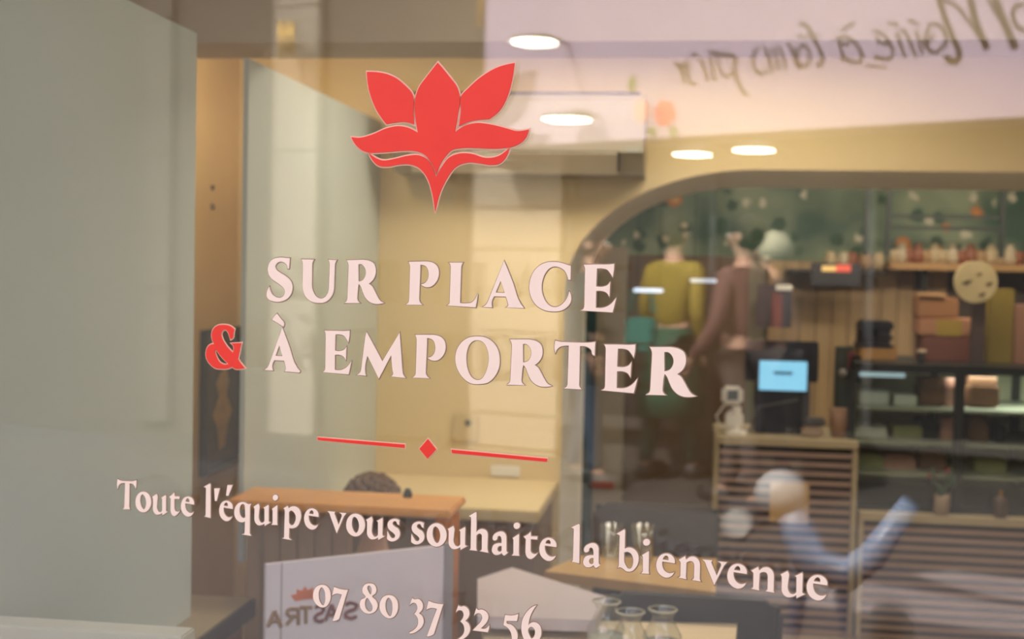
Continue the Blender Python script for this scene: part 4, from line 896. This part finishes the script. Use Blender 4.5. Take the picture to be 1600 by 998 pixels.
# ceiling frames: dark uprights and two rails against the wallpaper
t = thing('hanging_rack', 'dark metal hanging rack with two rails before the flowered wallpaper', 'rack', (at(1388, 350, 7.6).x, 7.6, CEIL))
xs_ = [at(px, 350, 7.6).x for px in (1354, 1388, 1566)]
for x in xs_: add(t, Bx(x - .014, x + .014, 7.59, 7.62, at(1400, 400, 7.6).z, CEIL - .001), 'upright', mat('rack_dark', (40, 48, 42), .5))
for yy in (338, 356):
    z = at(1450, yy, 7.6).z; add(t, Bx(xs_[1] + .014, xs_[2] - .014, 7.595, 7.615, z - .01, z + .01), 'rail', mat('rack_dark', (40, 48, 42), .5))
p = at(938, 757, 7.2)
tag(Bx(-.075, .075, -.02, -.001, -.018, .018, bev=.003).build('red_strip', mat('strip_red', (168, 76, 52), .5)), 'short orange red strip low on the pale panel left of the till counter', 'strip').location = (p.x, 7.2, p.z)
# two ceiling tubes
for (xa_, ya_, xb_, lab) in ((990, 453, 1036, 'bright white lamp tube behind the arch, the left one'), (1078, 438, 1120, 'dim white lamp tube behind the arch, the right one')):
    a = at(xa_, ya_, 6.9); b = at(xb_, ya_, 6.9)
    t = thing('tube_lamp', lab, 'lamp', ((a.x + b.x) / 2, 6.9, a.z))
    add(t, Bx(a.x, b.x, 6.89, 6.91, a.z - .010, a.z + .010, bev=.004), 'tube', mat('tube_glow' + str(xa_), (214, 226, 248), .4, emit=1.3 if xa_ < 1000 else .5))
    for q in (a.x + .02, b.x - .02): add(t, Bx(q - .002, q + .002, 6.898, 6.902, a.z + .01, CEIL - .001), 'wire', dark_metal)
# ------------------------------------------------------------------ the street in front (what the window mirrors)
asphalt = mat('asphalt', (82, 79, 80), .8, noise=.12, scale=14, bump=.2)
paving = mat('paving', (76, 71, 67), .7, noise=.1, scale=8)
FW = 7.6                                          # distance of the house across the street from the window
def sprism(pts, z0, z1, name, m, parent=None, kind=None):
    return MB().prism([pts], lambda a, b: street(a, b, z0), lambda a, b: street(a, b, z1)).build(name, m, parent, kind=kind)
US, UE = -14, 9
sprism([(US, -.02), (UE, -.02), (UE, FW), (US, FW)], -.16, -.01, 'ground', asphalt, kind='structure')
def pave(u0, u1, w0, w1, z, nu, nw, nm):
    base = sprism([(u0, w0), (u1, w0), (u1, w1), (u0, w1)], -.01, z - .01, nm, asphalt, kind='structure')
    du, dw = (u1 - u0) / nu, (w1 - w0) / nw
    for i in range(nu):
        for j in range(nw):
            a, b = u0 + i * du + .006, w0 + j * dw + .006
            sprism([(a, b), (a + du - .012, b), (a + du - .012, b + dw - .012), (a, b + dw - .012)], z - .01, z, 'paving_slab', paving, base)
pave(-7, 2.6, .1, 2.2, .02, 16, 3, 'pavement')
pave(-7, 2.6, FW - 1.6, FW - .02, .14, 16, 3, 'pavement')
kerb = mat('kerb_stone', (88, 84, 82), .6, noise=.06)
sprism([(US, 2.2), (UE, 2.2), (UE, 2.36), (US, 2.36)], -.01, .05, 'kerb', kerb, kind='structure')
sprism([(US, FW - 1.76), (UE, FW - 1.76), (UE, FW - 1.6), (US, FW - 1.6)], -.01, .15, 'kerb', kerb, kind='structure')

def ground_mirrored(x, y, z=-.01):                 # point of the street seen in the glass
    d = ray(x, y); k = (z - CAM.z) / d.z; p = d * k
    return p.dot(GU), p.dot(GN) - D
paint = mat('worn_road_paint', (146, 138, 138), .6, noise=.25, scale=3)
for q in ([(1112, 917), (1320, 908), (1640, 958), (1640, 1000), (1360, 962), (1112, 928)], [(1425, 899), (1500, 893), (1640, 905), (1640, 948), (1530, 930)]):
    sprism([ground_mirrored(*p_) for p_ in q], -.0098, -.006, 'road_marking', paint, kind='structure')
facade = mat('facade_dark', (80, 75, 68), .85, noise=.1, scale=2)
stone = mat('facade_stone', (164, 152, 136), .8, noise=.08, scale=5, bump=.15)
ZH = 7.5
def fu(x, y=400, w=FW): return mirrored(x, y, w)[0]
def fz(x, y, w=FW): return mirrored(x, y, w)[1]
def fbox(name, u0, u1, z0, z1, w0, m, parent=None, kind=None, w1=FW):
    return sprism([(u0, w0), (u1, w0), (u1, w1), (u0, w1)], z0, z1, name, m, parent, kind)
house = fbox('wall_opposite', US, UE, 0, ZH, FW, facade, kind='structure', w1=FW + .3)
# stone pilasters built of blocks
def pilaster(x0, x1, proud, label, h=.32, z1=None, m=stone, zt=None):
    u0, u1 = sorted((fu(x0), fu(x1)))
    t = thing('stone_pilaster', label, 'pilaster', street((u0 + u1) / 2, FW, .14))
    z = .14; i = 0; top_ = zt or ZH
    inv = Matrix.Translation(-Vector(t.location))
    while z < top_ - .05:
        z2 = min(z + h, top_)
        o = sprism([(u0, FW - proud), (u1, FW - proud), (u1, FW - .001), (u0, FW - .001)], z + .012, z2, 'block', m)
        o.parent = t; o.matrix_parent_inverse = inv
        z = z2; i += 1
    return t
pilaster(746, 882, .12, 'wide pale stone block pilaster mirrored in the middle of the window', zt=2.55)
pilaster(432, 500, .10, 'narrow pale stone pilaster mirrored left of the lotus emblem', h=1.2, m=mat('facade_stone_dull', (150, 140, 126), .8, noise=.05))
pilaster(226, 268, .05, 'slim grey stone strip mirrored in the left of the window', h=1.2, m=mat('facade_stone_grey', (90, 84, 76), .8, noise=.05))
gold = mat('gilt', (235, 190, 96), .35, metal=.6)
for x0, x1, y0, y1, lab in ((433, 441, 32, 92, 'leftmost gilded pipe on the narrow pilaster across the street'), (447, 456, 32, 88, 'gilded pipe beside the leftmost one on the narrow pilaster'), (743, 753, -60, 42, 'gilded downpipe at the edge of the wide stone pilaster')):
    u0, z0 = mirrored(x0, y1, FW - .3); u1, z1 = mirrored(x1, y0, FW - .3)
    t = thing('gilded_pipe', lab, 'pipe', street(u0, FW - .3, z0))
    inv = Matrix.Translation(-Vector(t.location))
    mb = MB(); mb.tube([street((u0 + u1) / 2, FW - .3, z0), street((u0 + u1) / 2, FW - .3, z1)], abs(u1 - u0) / 2, 12)
    o = mb.build('pipe', gold, smooth=True); o.parent = t; o.matrix_parent_inverse = inv
    mb = MB(); mb.tube([street((u0 + u1) / 2, FW - .3, z0 + .1), street((u0 + u1) / 2, FW - .125, z0 + .1)], .01, 8)
    o = mb.build('bracket', dark_metal); o.parent = t; o.matrix_parent_inverse = inv
# opposite shop window (dark) under the sign, with mullions
su0, su1 = fu(892), fu(1600) + 3.5
dark_shop = mat('dark_shop', (30, 30, 32), .3)
sw = thing('shop_window', 'dark shop window across the street under the lavender sign', 'shop window', street((su0 + su1) / 2, FW, .5))
inv = Matrix.Translation(-Vector(sw.location))
def under(t, o):
    o.parent = t; o.matrix_parent_inverse = Matrix.Translation(-Vector(t.location)); return o
zs = fz(1300, 205)
under(sw, fbox('dark_pane', su0, su1, .5, zs - .25, FW - .02, dark_shop, w1=FW - .002))
for i in range(7):
    u = su0 + (su1 - su0) * i / 6
    under(sw, fbox('mullion', u - .03, u + .03, .5, zs - .25, FW - .06, mat('mullion', (70, 70, 72), .5), w1=FW - .021))
under(sw, fbox('sill', su0 - .05, su1 + .05, 0.42, .5, FW - .12, facade, w1=FW - .002))
# lavender fascia sign
ZS0 = fz(1300, 205, FW - .5); ZS1 = 4.4
lu0, lu1 = fu(754, 150, FW - .5), fu(1600, 100, FW - .5) + 3.0
sign = thing('fascia_sign', 'lavender shop sign with handwritten words, mirrored in the upper right', 'sign', street((lu0 + lu1) / 2, FW - .5, ZS0))
lav = mat('lavender_board', (188, 168, 186), .6, noise=.04, scale=1.5)
e0, e1 = mirrored(1010, 216, FW - .5), mirrored(1600, 181, FW - .5)
def ze(u): return e0[1] + (e1[1] - e0[1]) * (u - e0[0]) / (e1[0] - e0[0])
under(sign, MB().prism([[(lu0, ze(lu0)), (lu1, ze(lu1)), (lu1, ZS1), (lu0, ZS1)]], lambda a, b: street(a, FW - .5, b), lambda a, b: street(a, FW - .02, b)).build('board', lav))
ink = mat('sign_ink', (58, 48, 40), .6)
STROKES = [  # as mirrored in the window, crop 1030..1600 x 0..240 at 2.807 : points, widths follow
 ('1222,-20 1245,60 1285,160 1312,225 1300,262 1272,262 1255,240', 13), ('1240,-5 1300,20 1345,75 1390,140 1435,212', 7), ('1362,-10 1385,90 1410,150 1436,208', 15),
 ('1438,-10 1480,60 1510,95', 6), ('1472,-10 1505,80 1535,150 1562,208', 16), ('1600,15 1565,20 1548,60 1565,110 1600,125', 9),
 ('1180,102 1225,105 1250,145 1253,185 1225,215 1195,225 1172,200 1185,160 1205,150', 7), ('1185,105 1165,150 1160,190 1200,232', 6),
 ('1060,120 1085,150 1100,190 1120,240', 7), ('1125,130 1135,170 1150,235', 7), ('1040,135 1050,180 1075,245', 7), ('1000,95 1045,102', 6), ('1090,85 1135,98', 6),
 ('940,130 985,150 995,185 960,180 950,150', 6), ('995,165 1020,215 1010,248 970,252 940,240', 7),
 ('850,95 815,115 795,130', 6), ('770,165 820,160 860,190 885,235 870,268 830,262', 7), ('830,190 795,190 800,235 830,262 850,265', 6), ('775,165 790,200 800,265', 6),
 ('610,98 645,110 670,160 700,215 710,260 690,290', 8), ('600,150 640,155 700,150', 4), ('630,190 650,215 655,260 625,290 600,260 605,215 630,190', 6),
 ('560,185 580,215 590,260 605,295', 7), ('515,200 535,235 550,300', 6), ('490,205 505,240 520,305', 6), ('455,205 475,245 490,315', 7), ('430,205 412,225 405,265 420,310 450,318 468,300', 6), ('405,290 440,322', 5),
 ('232,235 300,238 328,250 322,300 340,350 360,400 385,412', 8), ('330,300 300,330 270,320 255,285 250,250', 6), ('215,245 225,290 240,350', 7), ('175,250 190,300 210,352', 7), ('135,230 165,238', 6), ('210,218 240,228', 6),
 ('60,268 85,300 105,350', 7), ('110,262 120,310 130,360 160,365', 7), ('75,275 100,300 95,360', 5), ('120,262 95,290', 4), ('900,285 950,288 992,292', 4)]
SW = FW - .505
def sm_open(p, n=5):
    r = []
    for i in range(len(p) - 1):
        a, b, c, d = p[max(i - 1, 0)], p[i], p[i + 1], p[min(i + 2, len(p) - 1)]
        for k in range(n):
            t_ = k / n
            r.append(tuple(.5 * (2 * b[j] + (c[j] - a[j]) * t_ + (2 * a[j] - 5 * b[j] + 4 * c[j] - d[j]) * t_ ** 2 + (3 * b[j] - a[j] - 3 * c[j] + d[j]) * t_ ** 3) for j in (0, 1)))
    return r + [p[-1]]
wr = MB()
for s, wd in STROKES:
    p = [mirrored(1030 + float(q.split(',')[0]) / 2.807, float(q.split(',')[1]) / 2.807, SW) for q in s.split()]
    p = sm_open(p); hw = wd / 2.807 * 4.2 / 1000 * .95
    L, Rr = [], []
    for i in range(len(p)):
        a, b = Vector(p[max(i - 1, 0)]), Vector(p[min(i + 1, len(p) - 1)])
        n_ = Vector((-(b - a).y, (b - a).x)).normalized() * hw
        L.append(Vector(p[i]) + n_); Rr.append(Vector(p[i]) - n_)
    for w_ in (SW,):
        v = [[wr.bm.verts.new(street(q.x, w_, q.y)) for q in L], [wr.bm.verts.new(street(q.x, w_, q.y)) for q in Rr]]
        v2 = [[wr.bm.verts.new(street(q.x, w_ + .004, q.y)) for q in L], [wr.bm.verts.new(street(q.x, w_ + .004, q.y)) for q in Rr]]
        for i in range(len(p) - 1):
            wr.bm.faces.new((v[0][i], v[0][i + 1], v[1][i + 1], v[1][i]))
            wr.bm.faces.new((v[0][i], v[0][i + 1], v2[0][i + 1], v2[0][i]))
            wr.bm.faces.new((v[1][i], v[1][i + 1], v2[1][i + 1], v2[1][i]))
lo = wr.build('lettering', ink, label='grey handwritten words of the sign'); under(sign, lo)
# rose printed at the sign's left end
def blob(x, y, r, nm, rgb, sx=1, seed=0, w=SW):
    cu, cz_ = mirrored(x, y, w); rr = r * 4.2 / 1000
    l = [(cu + rr * sx * math.cos(k * math.pi / 9) * (1 + .12 * math.sin(3 * k + seed)), cz_ + rr * math.sin(k * math.pi / 9) * (1 + .1 * math.cos(2 * k + seed))) for k in range(18)]
    return under(sign, MB().prism([l], lambda a, b: street(a, w, b), lambda a, b: street(a, w + .004, b)).build(nm, mat('print_' + nm, rgb, .6, noise=.15, scale=20)))
blob(1036, 176, 22, 'rose_print', (226, 96, 104), .85, 1); blob(1000, 172, 20, 'pale_rose_print', (240, 170, 150), .7, 2)
blob(985, 130, 14, 'leaf_print', (100, 120, 80), .5, 3); blob(1016, 205, 9, 'leaf_print', (100, 120, 80), .9, 4); blob(1050, 205, 9, 'leaf_print', (100, 120, 80), .8, 5)
# round lamps on arms across the street
lampm = mat('lamp_disc', (255, 244, 214), .4, emit=LAMP, noise=0)
for (x, y, wpx, lab) in ((832, 66, 78, 'round street lamp mirrored above the lotus right petal, topmost'), (883, 187, 80, 'round street lamp mirrored over the air conditioner'), (1080, 242, 62, 'round lamp mirrored just above the arch, the left of the pair'), (1176, 235, 66, 'round lamp mirrored just above the arch, the right of the pair')):
    w = FW - 1.1
    u, z = mirrored(x, y, w); r = wpx / 2 * (D + w) / math.cos(R(15)) / 2060 
    t = thing('disc_lamp', lab, 'lamp', street(u, w, z), 0, 'disc lamps on arms across the street')
    c = street(u, w, 0)
    o = MB().lathe([(r * .97, z), (r * .97, z + .006)], c.x, c.y, 32).build('diffuser', lampm); under(t, o)
    o = MB().lathe([(r, z + .0061), (r, z + .03), (r * .3, z + .05)], c.x, c.y, 32).build('housing', mat('lamp_housing', (90, 88, 90), .4)); under(t, o)
    e = FW - (.52 if z > ZS0 else .03)
    o = MB().tube([street(u, w, z + .05), street(u, w + .2, z + .09), street(u, e, z + .09)], .012, 8).build('arm', mat('lamp_housing', (90, 88, 90), .4)); under(t, o)

# ------------------------------------------------------------------ people in the street
def skin_obj(name, nodes, edges, m, parent, levels=1):
    me = bpy.data.meshes.new(name)
    ks = list(nodes); me.from_pydata([nodes[k][0] for k in ks], [(ks.index(a), ks.index(b)) for a, b in edges], [])
    o = bpy.data.objects.new(name, me); C.objects.link(o); o.parent = parent
    sk = o.modifiers.new('skin', 'SKIN')
    for i, k in enumerate(ks):
        d = me.skin_vertices[0].data[i]; r = nodes[k][1]
        d.radius = r if isinstance(r, tuple) else (r, r); d.use_root = (i == 0)
    sk.use_smooth_shade = True
    s = o.modifiers.new('subsurf', 'SUBSURF'); s.levels = s.render_levels = levels
    me.materials.append(m)
    return o
skinm = mat('skin', (206, 160, 134), .6, noise=.04)
def person(label, u, w, z, face, h=1.72, top=(200, 180, 60), legs=(70, 84, 120), hair=(40, 30, 26), stride=.16, sleeves=True, seated=False, hood=None, skirt=None):
    s = h / 1.72
    t = thing('person', label, 'person', street(u, w, z), face, 'people in the street')
    t.scale = (s, s, s)
    hipz = .92 if not seated else .46
    def v(x, y, zz): return (x, y, zz)
    up = hipz - .92
    N = {'pel': (v(0, 0, .95 + up), (.145, .105)), 'bel': (v(0, 0, 1.08 + up), (.13, .095)), 'che': (v(0, .0, 1.26 + up), (.155, .105)), 'nek0': (v(0, .0, 1.41 + up), (.085, .07)), 'nek': (v(0, .005, 1.48 + up), .05), 'hd0': (v(0, -.01, 1.53 + up), (.06, .075)), 'hd1': (v(0, -.012, 1.61 + up), (.078, .095)), 'hd2': (v(0, -.005, 1.675 + up), (.06, .075))}
    E = [('pel', 'bel'), ('bel', 'che'), ('che', 'nek0'), ('nek0', 'nek'), ('nek', 'hd0'), ('hd0', 'hd1'), ('hd1', 'hd2')]
    LEG = {}
    for sd, q in ((-1, 'l'), (1, 'r')):
        st = stride * sd
        if seated: kn, an, to = v(sd * .11, -.42, .50), v(sd * .12, -.45, .09), v(sd * .13, -.58, .04)
        else: kn, an, to = v(sd * .10, -st * .6, .50), v(sd * .10, -st + (.04 if st < 0 else 0), .09), v(sd * .12, -st - .14, .035)
        N['hip' + q] = (v(sd * .09, 0, .88 + up), .088); N['kne' + q] = (kn, .058); N['ank' + q] = (an, .04); N['toe' + q] = (to, (.042, .03))
        E += [('pel', 'hip' + q), ('hip' + q, 'kne' + q), ('kne' + q, 'ank' + q), ('ank' + q, 'toe' + q)]
        sh, el, wr_ = v(sd * .185, 0, 1.37 + up), v(sd * .235, .03 + st * .3, 1.10 + up), v(sd * .22, -.10 + st * .6, .88 + up)
        if seated: el, wr_ = v(sd * .24, -.06, 1.10 + up), v(sd * .14, -.26, 1.02 + up)
        N['sho' + q] = (sh, .058); N['elb' + q] = (el, .042); N['wri' + q] = (wr_, .027)
        E += [('che', 'sho' + q), ('sho' + q, 'elb' + q), ('elb' + q, 'wri' + q)]
        d = (Vector(wr_) - Vector(el)).normalized(); side = Vector((1, 0, 0)); fw = d.cross(side).normalized()
        P = Vector(wr_) + d * .05; N['pal' + q] = (tuple(P), (.036, .018)); E.append(('wri' + q, 'pal' + q))
        for k in range(4):
            a = P + d * .035 + fw * (.027 - .018 * k) + side * 0; ln = (.062, .074, .070, .054)[k]
            b = a + d * ln * .5 + side * (-sd) * .008; c = a + d * ln + side * (-sd) * .028
            for nm, pp, r_ in (('a', a, .0095), ('b', b, .009), ('c', c, .007)): N['f%s%d%s' % (q, k, nm)] = (tuple(pp), r_)
            E += [('pal' + q, 'f%s%da' % (q, k)), ('f%s%da' % (q, k), 'f%s%db' % (q, k)), ('f%s%db' % (q, k), 'f%s%dc' % (q, k))]
        a = P + fw * .04 - d * .02; b = a + fw * .018 + d * .035
        N['th%sa' % q] = (tuple(a), .011); N['th%sb' % q] = (tuple(b), .009)
        E += [('pal' + q, 'th%sa' % q), ('th%sa' % q, 'th%sb' % q)]
    body = skin_obj('body', N, E, skinm, t)
    def sub(keys, grow, nm, m, extra=None):
        NN = {k: (N[k][0], tuple(x * grow + .008 for x in (N[k][1] if isinstance(N[k][1], tuple) else (N[k][1],) * 2))) for k in keys}
        EE = [e for e in E if e[0] in NN and e[1] in NN]
        return skin_obj(nm, NN, EE, m, t)
    tm = mat('cloth_%d_%d_%d' % top, top, .8, noise=.1, scale=12); lm = mat('cloth_%d_%d_%d' % legs, legs, .8, noise=.1, scale=12)
    sub(['pel', 'bel', 'che', 'nek0', 'shol', 'elbl', 'shor', 'elbr'] + (['wril', 'wrir'] if sleeves else []), 1.08, 'jacket', tm)
    sub(['pel', 'hipl', 'knel', 'ankl', 'hipr', 'kner', 'ankr'], 1.12, 'trousers', lm)
    for q in 'lr':
        a, b = Vector(N['ank' + q][0]), Vector(N['toe' + q][0])
        MB().tube([a + Vector((0, .045, -.05)), a + Vector((0, 0, -.045)), b + Vector((0, 0, .012)), b + Vector((0, -.075, .004))], [.046, .062, .06, .034], 10).build('shoe', mat('shoe_dark', (50, 46, 44), .5), t, smooth=True)
    hz_ = 1.61 + up
    hm = mat('hair_%d_%d_%d' % hair, hair, .8, noise=.3, scale=40, bump=.5)
    MB().ball((0, .022, hz_ + .02), .108, sx=.84, sy=.95, sz=1.02).build('hair', hm, t, smooth=True)
    MB().ball((0, -.112, hz_ - .02), .017, sz=1.5).build('nose', skinm, t, smooth=True)
    for sd in (-1, 1):
        MB().ball((sd * .034, -.098, hz_ + .005), .011).build('eye', mat('eye_white', (220, 214, 206), .3), t, smooth=True)
        MB().ball((sd * .086, .005, hz_ - .01), .024, sx=.4, sz=1.3).build('ear', skinm, t, smooth=True)
    MB().ball((0, -.098, hz_ - .062), .02, sy=.5, sz=.35).build('mouth', mat('lips', (170, 96, 88), .5), t, smooth=True)
    if hood:
        MB().ball((0, .03, hz_ + .01), .118, sx=.9, sz=1.05).build('hood', mat('hood', hood, .8), t, smooth=True)
    if skirt:
        MB().lathe([(.15, 1.0), (.17, .92), (.21, .62), (.24, .42), (.235, .42), (.14, .99)], n=20, cap=False).build('skirt', mat('skirt_green', skirt, .8), t, smooth=True)
    return t
FA = -g_yaw                                       # facing along the street frame
def put(label, x, w, **k):
    u, _ = mirrored(x, 420, w)
    return person(label, u, w, k.pop('z', .14), k.pop('face', FA), **k)
put('person in a yellow top and green skirt, mirrored behind the letters TE', 1052, 7.15, h=1.84, top=(150, 130, 44), legs=(50, 80, 66), skirt=(46, 96, 72), face=FA + R(20), stride=.1)
put('person in a pink coat walking, mirrored above the till monitor', 1162, 6.25, h=1.80, top=(116, 80, 74), legs=(80, 70, 64), face=FA + R(-70))
put('person with a dark jacket and blue jeans, mirrored beside the arch jamb', 922, 6.6, h=1.74, top=(40, 62, 60), legs=(62, 72, 88), face=FA + R(80), stride=.08)
put('person in a grey coat with a pale hood, mirrored right of the pink coat', 1203, 6.9, h=1.72, top=(96, 96, 108), legs=(60, 56, 60), hood=(176, 170, 146), face=FA + R(-80))
# teal bag on the yellow person's arm
u, z = mirrored(1000, 520, 6.35)
b = thing('tote_bag', 'teal tote bag carried beside the yellow top, mirrored near the letter E', 'bag', street(u, 6.35, z), FA)
Bx(-.10, .10, -.04, .04, -.13, .10, bev=.02).build('bag_body', mat('bag_teal', (24, 120, 106), .6), b)
for sd in (-1, 1): MB().tube([(-.08, sd * .03, .13), (-.06, sd * .03, .27), (.06, sd * .03, .27), (.08, sd * .03, .13)], .008, 8).build('strap', mat('bag_teal', (24, 120, 106), .6), b)

# seated person with curly brown hair behind the bench rail
pr = person('person with curly brown hair and a dark jacket sitting behind the wooden bench rail', 0, 0, 0, R(180), h=1.345, top=(46, 44, 50), legs=(52, 50, 56), hair=(112, 82, 56), seated=True)
pp_ = at(588, 760, 3.62); pr.location = (pp_.x, 3.60, 0); pr['group'] = None; del pr['group']
hb = MB()
for i in range(150):
    a = i * 2.4; zz = 1 - 2 * (i + .5) / 150; r_ = math.sqrt(1 - zz * zz)
    if zz < -.3: continue
    hb.ball((.10 * r_ * math.cos(a), .03 + .10 * r_ * math.sin(a) * (1 if math.sin(a) > -.3 else .4), 1.63 - .46 + .10 * zz), .02, u=6, v=4)
hb.build('curls', mat('hair_112_82_56', (112, 82, 56), .8), pr, smooth=True)['kind'] = 'stuff'

# white menu board set inside in place of a mirrored one, its words drawn backwards
def menu_board():
    P0 = at(416, 884, 2.60); P1 = at(694, 850, 2.87); zt = (P0.z + P1.z) / 2
    dx = Vector((P1.x - P0.x, P1.y - P0.y, 0)); L_ = dx.length; dx.normalize(); nn = Vector((dx.y, -dx.x, 0))
    def at_b(x, y):
        d = ray(x, y); k = (P0 - CAM).dot(nn) / d.dot(nn); p = CAM + d * k
        return (p - P0).dot(dx), p.z
    def W(a, b, o): return Vector((P0.x, P0.y, 0)) + dx * a + nn * o + Vector((0, 0, b))
    t = thing('menu_board', 'white board standing inside the window, its brown and red words reading backwards', 'board', ((P0.x + P1.x) / 2, (P0.y + P1.y) / 2, 0))
    def bb(a0, a1, b0, b1, o0, o1, nm, m): return under(t, MB().prism([[(a0, b0), (a1, b0), (a1, b1), (a0, b1)]], lambda a, b: W(a, b, o0), lambda a, b: W(a, b, o1)).build(nm, m))
    bb(0, L_, .42, zt, -.012, 0, 'panel', mat('board_white', (236, 222, 230), .5, noise=.04, scale=3))
    bb(L_, L_ + .022, .42, zt + .005, -.02, .006, 'edge_post', mat('edge_grey', (150, 142, 146), .5))
    sl = at_b(440, 900)[0]
    bb(sl - .0015, sl + .0015, .42, zt, 0, .001, 'fold_line', mat('fold_line', (176, 160, 158), .6))
    for q in (.05, L_ - .05): bb(q - .015, q + .015, 0, .42, -.02, 0, 'leg', dark_metal)
    bb(-.02, L_ + .02, 0, .02, -.16, .16, 'foot', dark_metal) 
    brown_ink = mat('brown_ink', (150, 112, 80), .6); red_ink = mat('red_ink', (128, 62, 62), .6)
    G5 = {'A': ['0,0 2,7 4,0', '.8,2.6 3.2,2.6'], 'T': ['0,7 4,7', '2,7 2,0'], 'R': ['4,0 4,7 1.2,7 0,5.5 1.2,3.8 4,3.8', '2.4,3.8 0,0'], 'S': ['.3,6.2 2,7 4,6 3.4,4.2 .6,2.8 0,1 2,0 3.8,.8']}
    for chs, ink_, nm in (((('A', 418, 21), ('R', 447, 19), ('T', 468, 19)), brown_ink, 'lettering'), ((('S', 491, 15), ('A', 508, 20), ('S', 538, 20)), red_ink, 'lettering')):
        mb = MB()
        for ch, px, wd in chs:
            for s in G5[ch]:
                pts_ = [at_b(px + float(c.split(',')[0]) * wd / 4, 979 - (px - 418) * .11 - float(c.split(',')[1]) * 25 / 7) for c in s.split()]
                for s0, s1 in zip(pts_, pts_[1:]): mb.tube([W(s0[0], s0[1], .0005), W(s1[0], s1[1], .0005)], .0044, 6)
        under(t, mb.build(nm, ink_))
    mb = MB()
    for k in range(5):
        c = at_b(476, 936); a = R(-64 + 32 * k); ux, uz = math.sin(a), math.cos(a) * .8; px, pz = math.cos(a), -math.sin(a)
        mb.prism([[(c[0] + ux * q0 + px * q1, c[1] + uz * q0 + pz * q1) for q0, q1 in ((0, 0), (.02, .009), (.036, 0), (.02, -.009))]], lambda a, b: W(a, b, .0005), lambda a, b: W(a, b, .002))
    under(t, mb.build('flower_print', mat('print_orange', (226, 120, 80), .6)))
menu_board()
# added table whose lilac top stands in for a pale mirrored shape
def gq(x, y): p = atz(x, y, .80); return (p.x, p.y)
pale_top = mat('pale_lilac_top', (200, 188, 194), .5, noise=.04)
cafe_table('stand_in_table', 'added low table with a pale lilac grey top right of the orange bench post', [gq(746, 962), gq(746, 904), gq(800, 886), gq(948, 932), gq(930, 968)], .80, pale_top, dark_metal)

# pale blue moped with a white helmet
def scooter():
    w = 2.9
    u, _ = mirrored(1275, 860, w)
    t = thing('push_scooter', 'pale blue push scooter with a round lamp, mirrored before the till counter', 'scooter', street(u, w, -.01), FA)
    s_ = Vector((0, 0, 0))
    blue = mat('scooter_blue', (140, 154, 180), .35, noise=.03)
    def zz(y): return fz(1275, y, w)
    z1, z2 = zz(800) + .0, zz(890)
    MB().tube([(-.11, 0, zz(792)), (-.07, 0, zz(835)), (-.01, 0, zz(880)), (.10, 0, zz(892)), (.18, 0, zz(858)), (.30, 0, zz(770))], [.05, .06, .06, .06, .05, .035], 12).build('frame', blue, t, smooth=True)
    for x in (-.10, .16):
        MB().tube([(x * .5, 0, z2), (x, 0, .12)], [.03, .022], 10).build('leg', blue, t)
        pts_ = [(x + .07 * math.cos(k * math.pi / 10), 0, .09 + .07 * math.sin(k * math.pi / 10)) for k in range(21)]
        wh = MB().tube(pts_, .018, 8, cap=False).build('wheel', black, t, smooth=True)
        MB().tube([(x, -.025, .09), (x, .025, .09)], .055, 16).build('hub', mat('hub_metal', (150, 150, 154), .3, metal=.7), wh)
    MB().tube([(-.15, -.2, z1 - .02), (-.13, 0, z1 - .04), (-.15, .2, z1 - .02)], .012, 8).build('handlebar', dark_metal, t)
    h = MB().tube([(-.27, -.06, z1 - .05), (-.27, .05, z1 - .05)], [.055, .07], 20).build('lamp_shell', mat('hub_metal', (150, 150, 154), .3, metal=.7), t)
    MB().tube([(-.27, .051, z1 - .05), (-.27, .06, z1 - .05)], [.05, .05], 20).build('lens', mat('lamp_lens', (210, 206, 200), .2), h)
    uh, zh = mirrored(1216, 786, w)
    p_ = street(uh, w, max(zh, z1 + .05))
    hel = thing('helmet', 'small white helmet on the scooter handlebar, mirrored on the till counter slats', 'helmet', p_, FA)
    MB().ball((0, 0, 0), .088, sz=.9, u=24, v=16).build('shell', mat('helmet_white', (196, 192, 188), .3), hel, smooth=True)
    Bx(-.085, .02, -.06, .06, -.075, -.04, bev=.012).build('visor', mat('visor_dark', (70, 70, 76), .2), hel)
scooter()
u, z = mirrored(1388, 962, 1.2)
bo = tag(MB().lathe([(.09, 0), (.08, .05), (.055, .1), (.048, z - .12), (.048, z - .05), (.042, z - .025), (.028, z - .008), (.006, z)], n=28).build('bollard', mat('bollard_grey', (168, 166, 156), .5), smooth=True), 'grey round topped bollard mirrored at the bottom right', 'bollard')
bo.location = street(u, 1.2, .02)
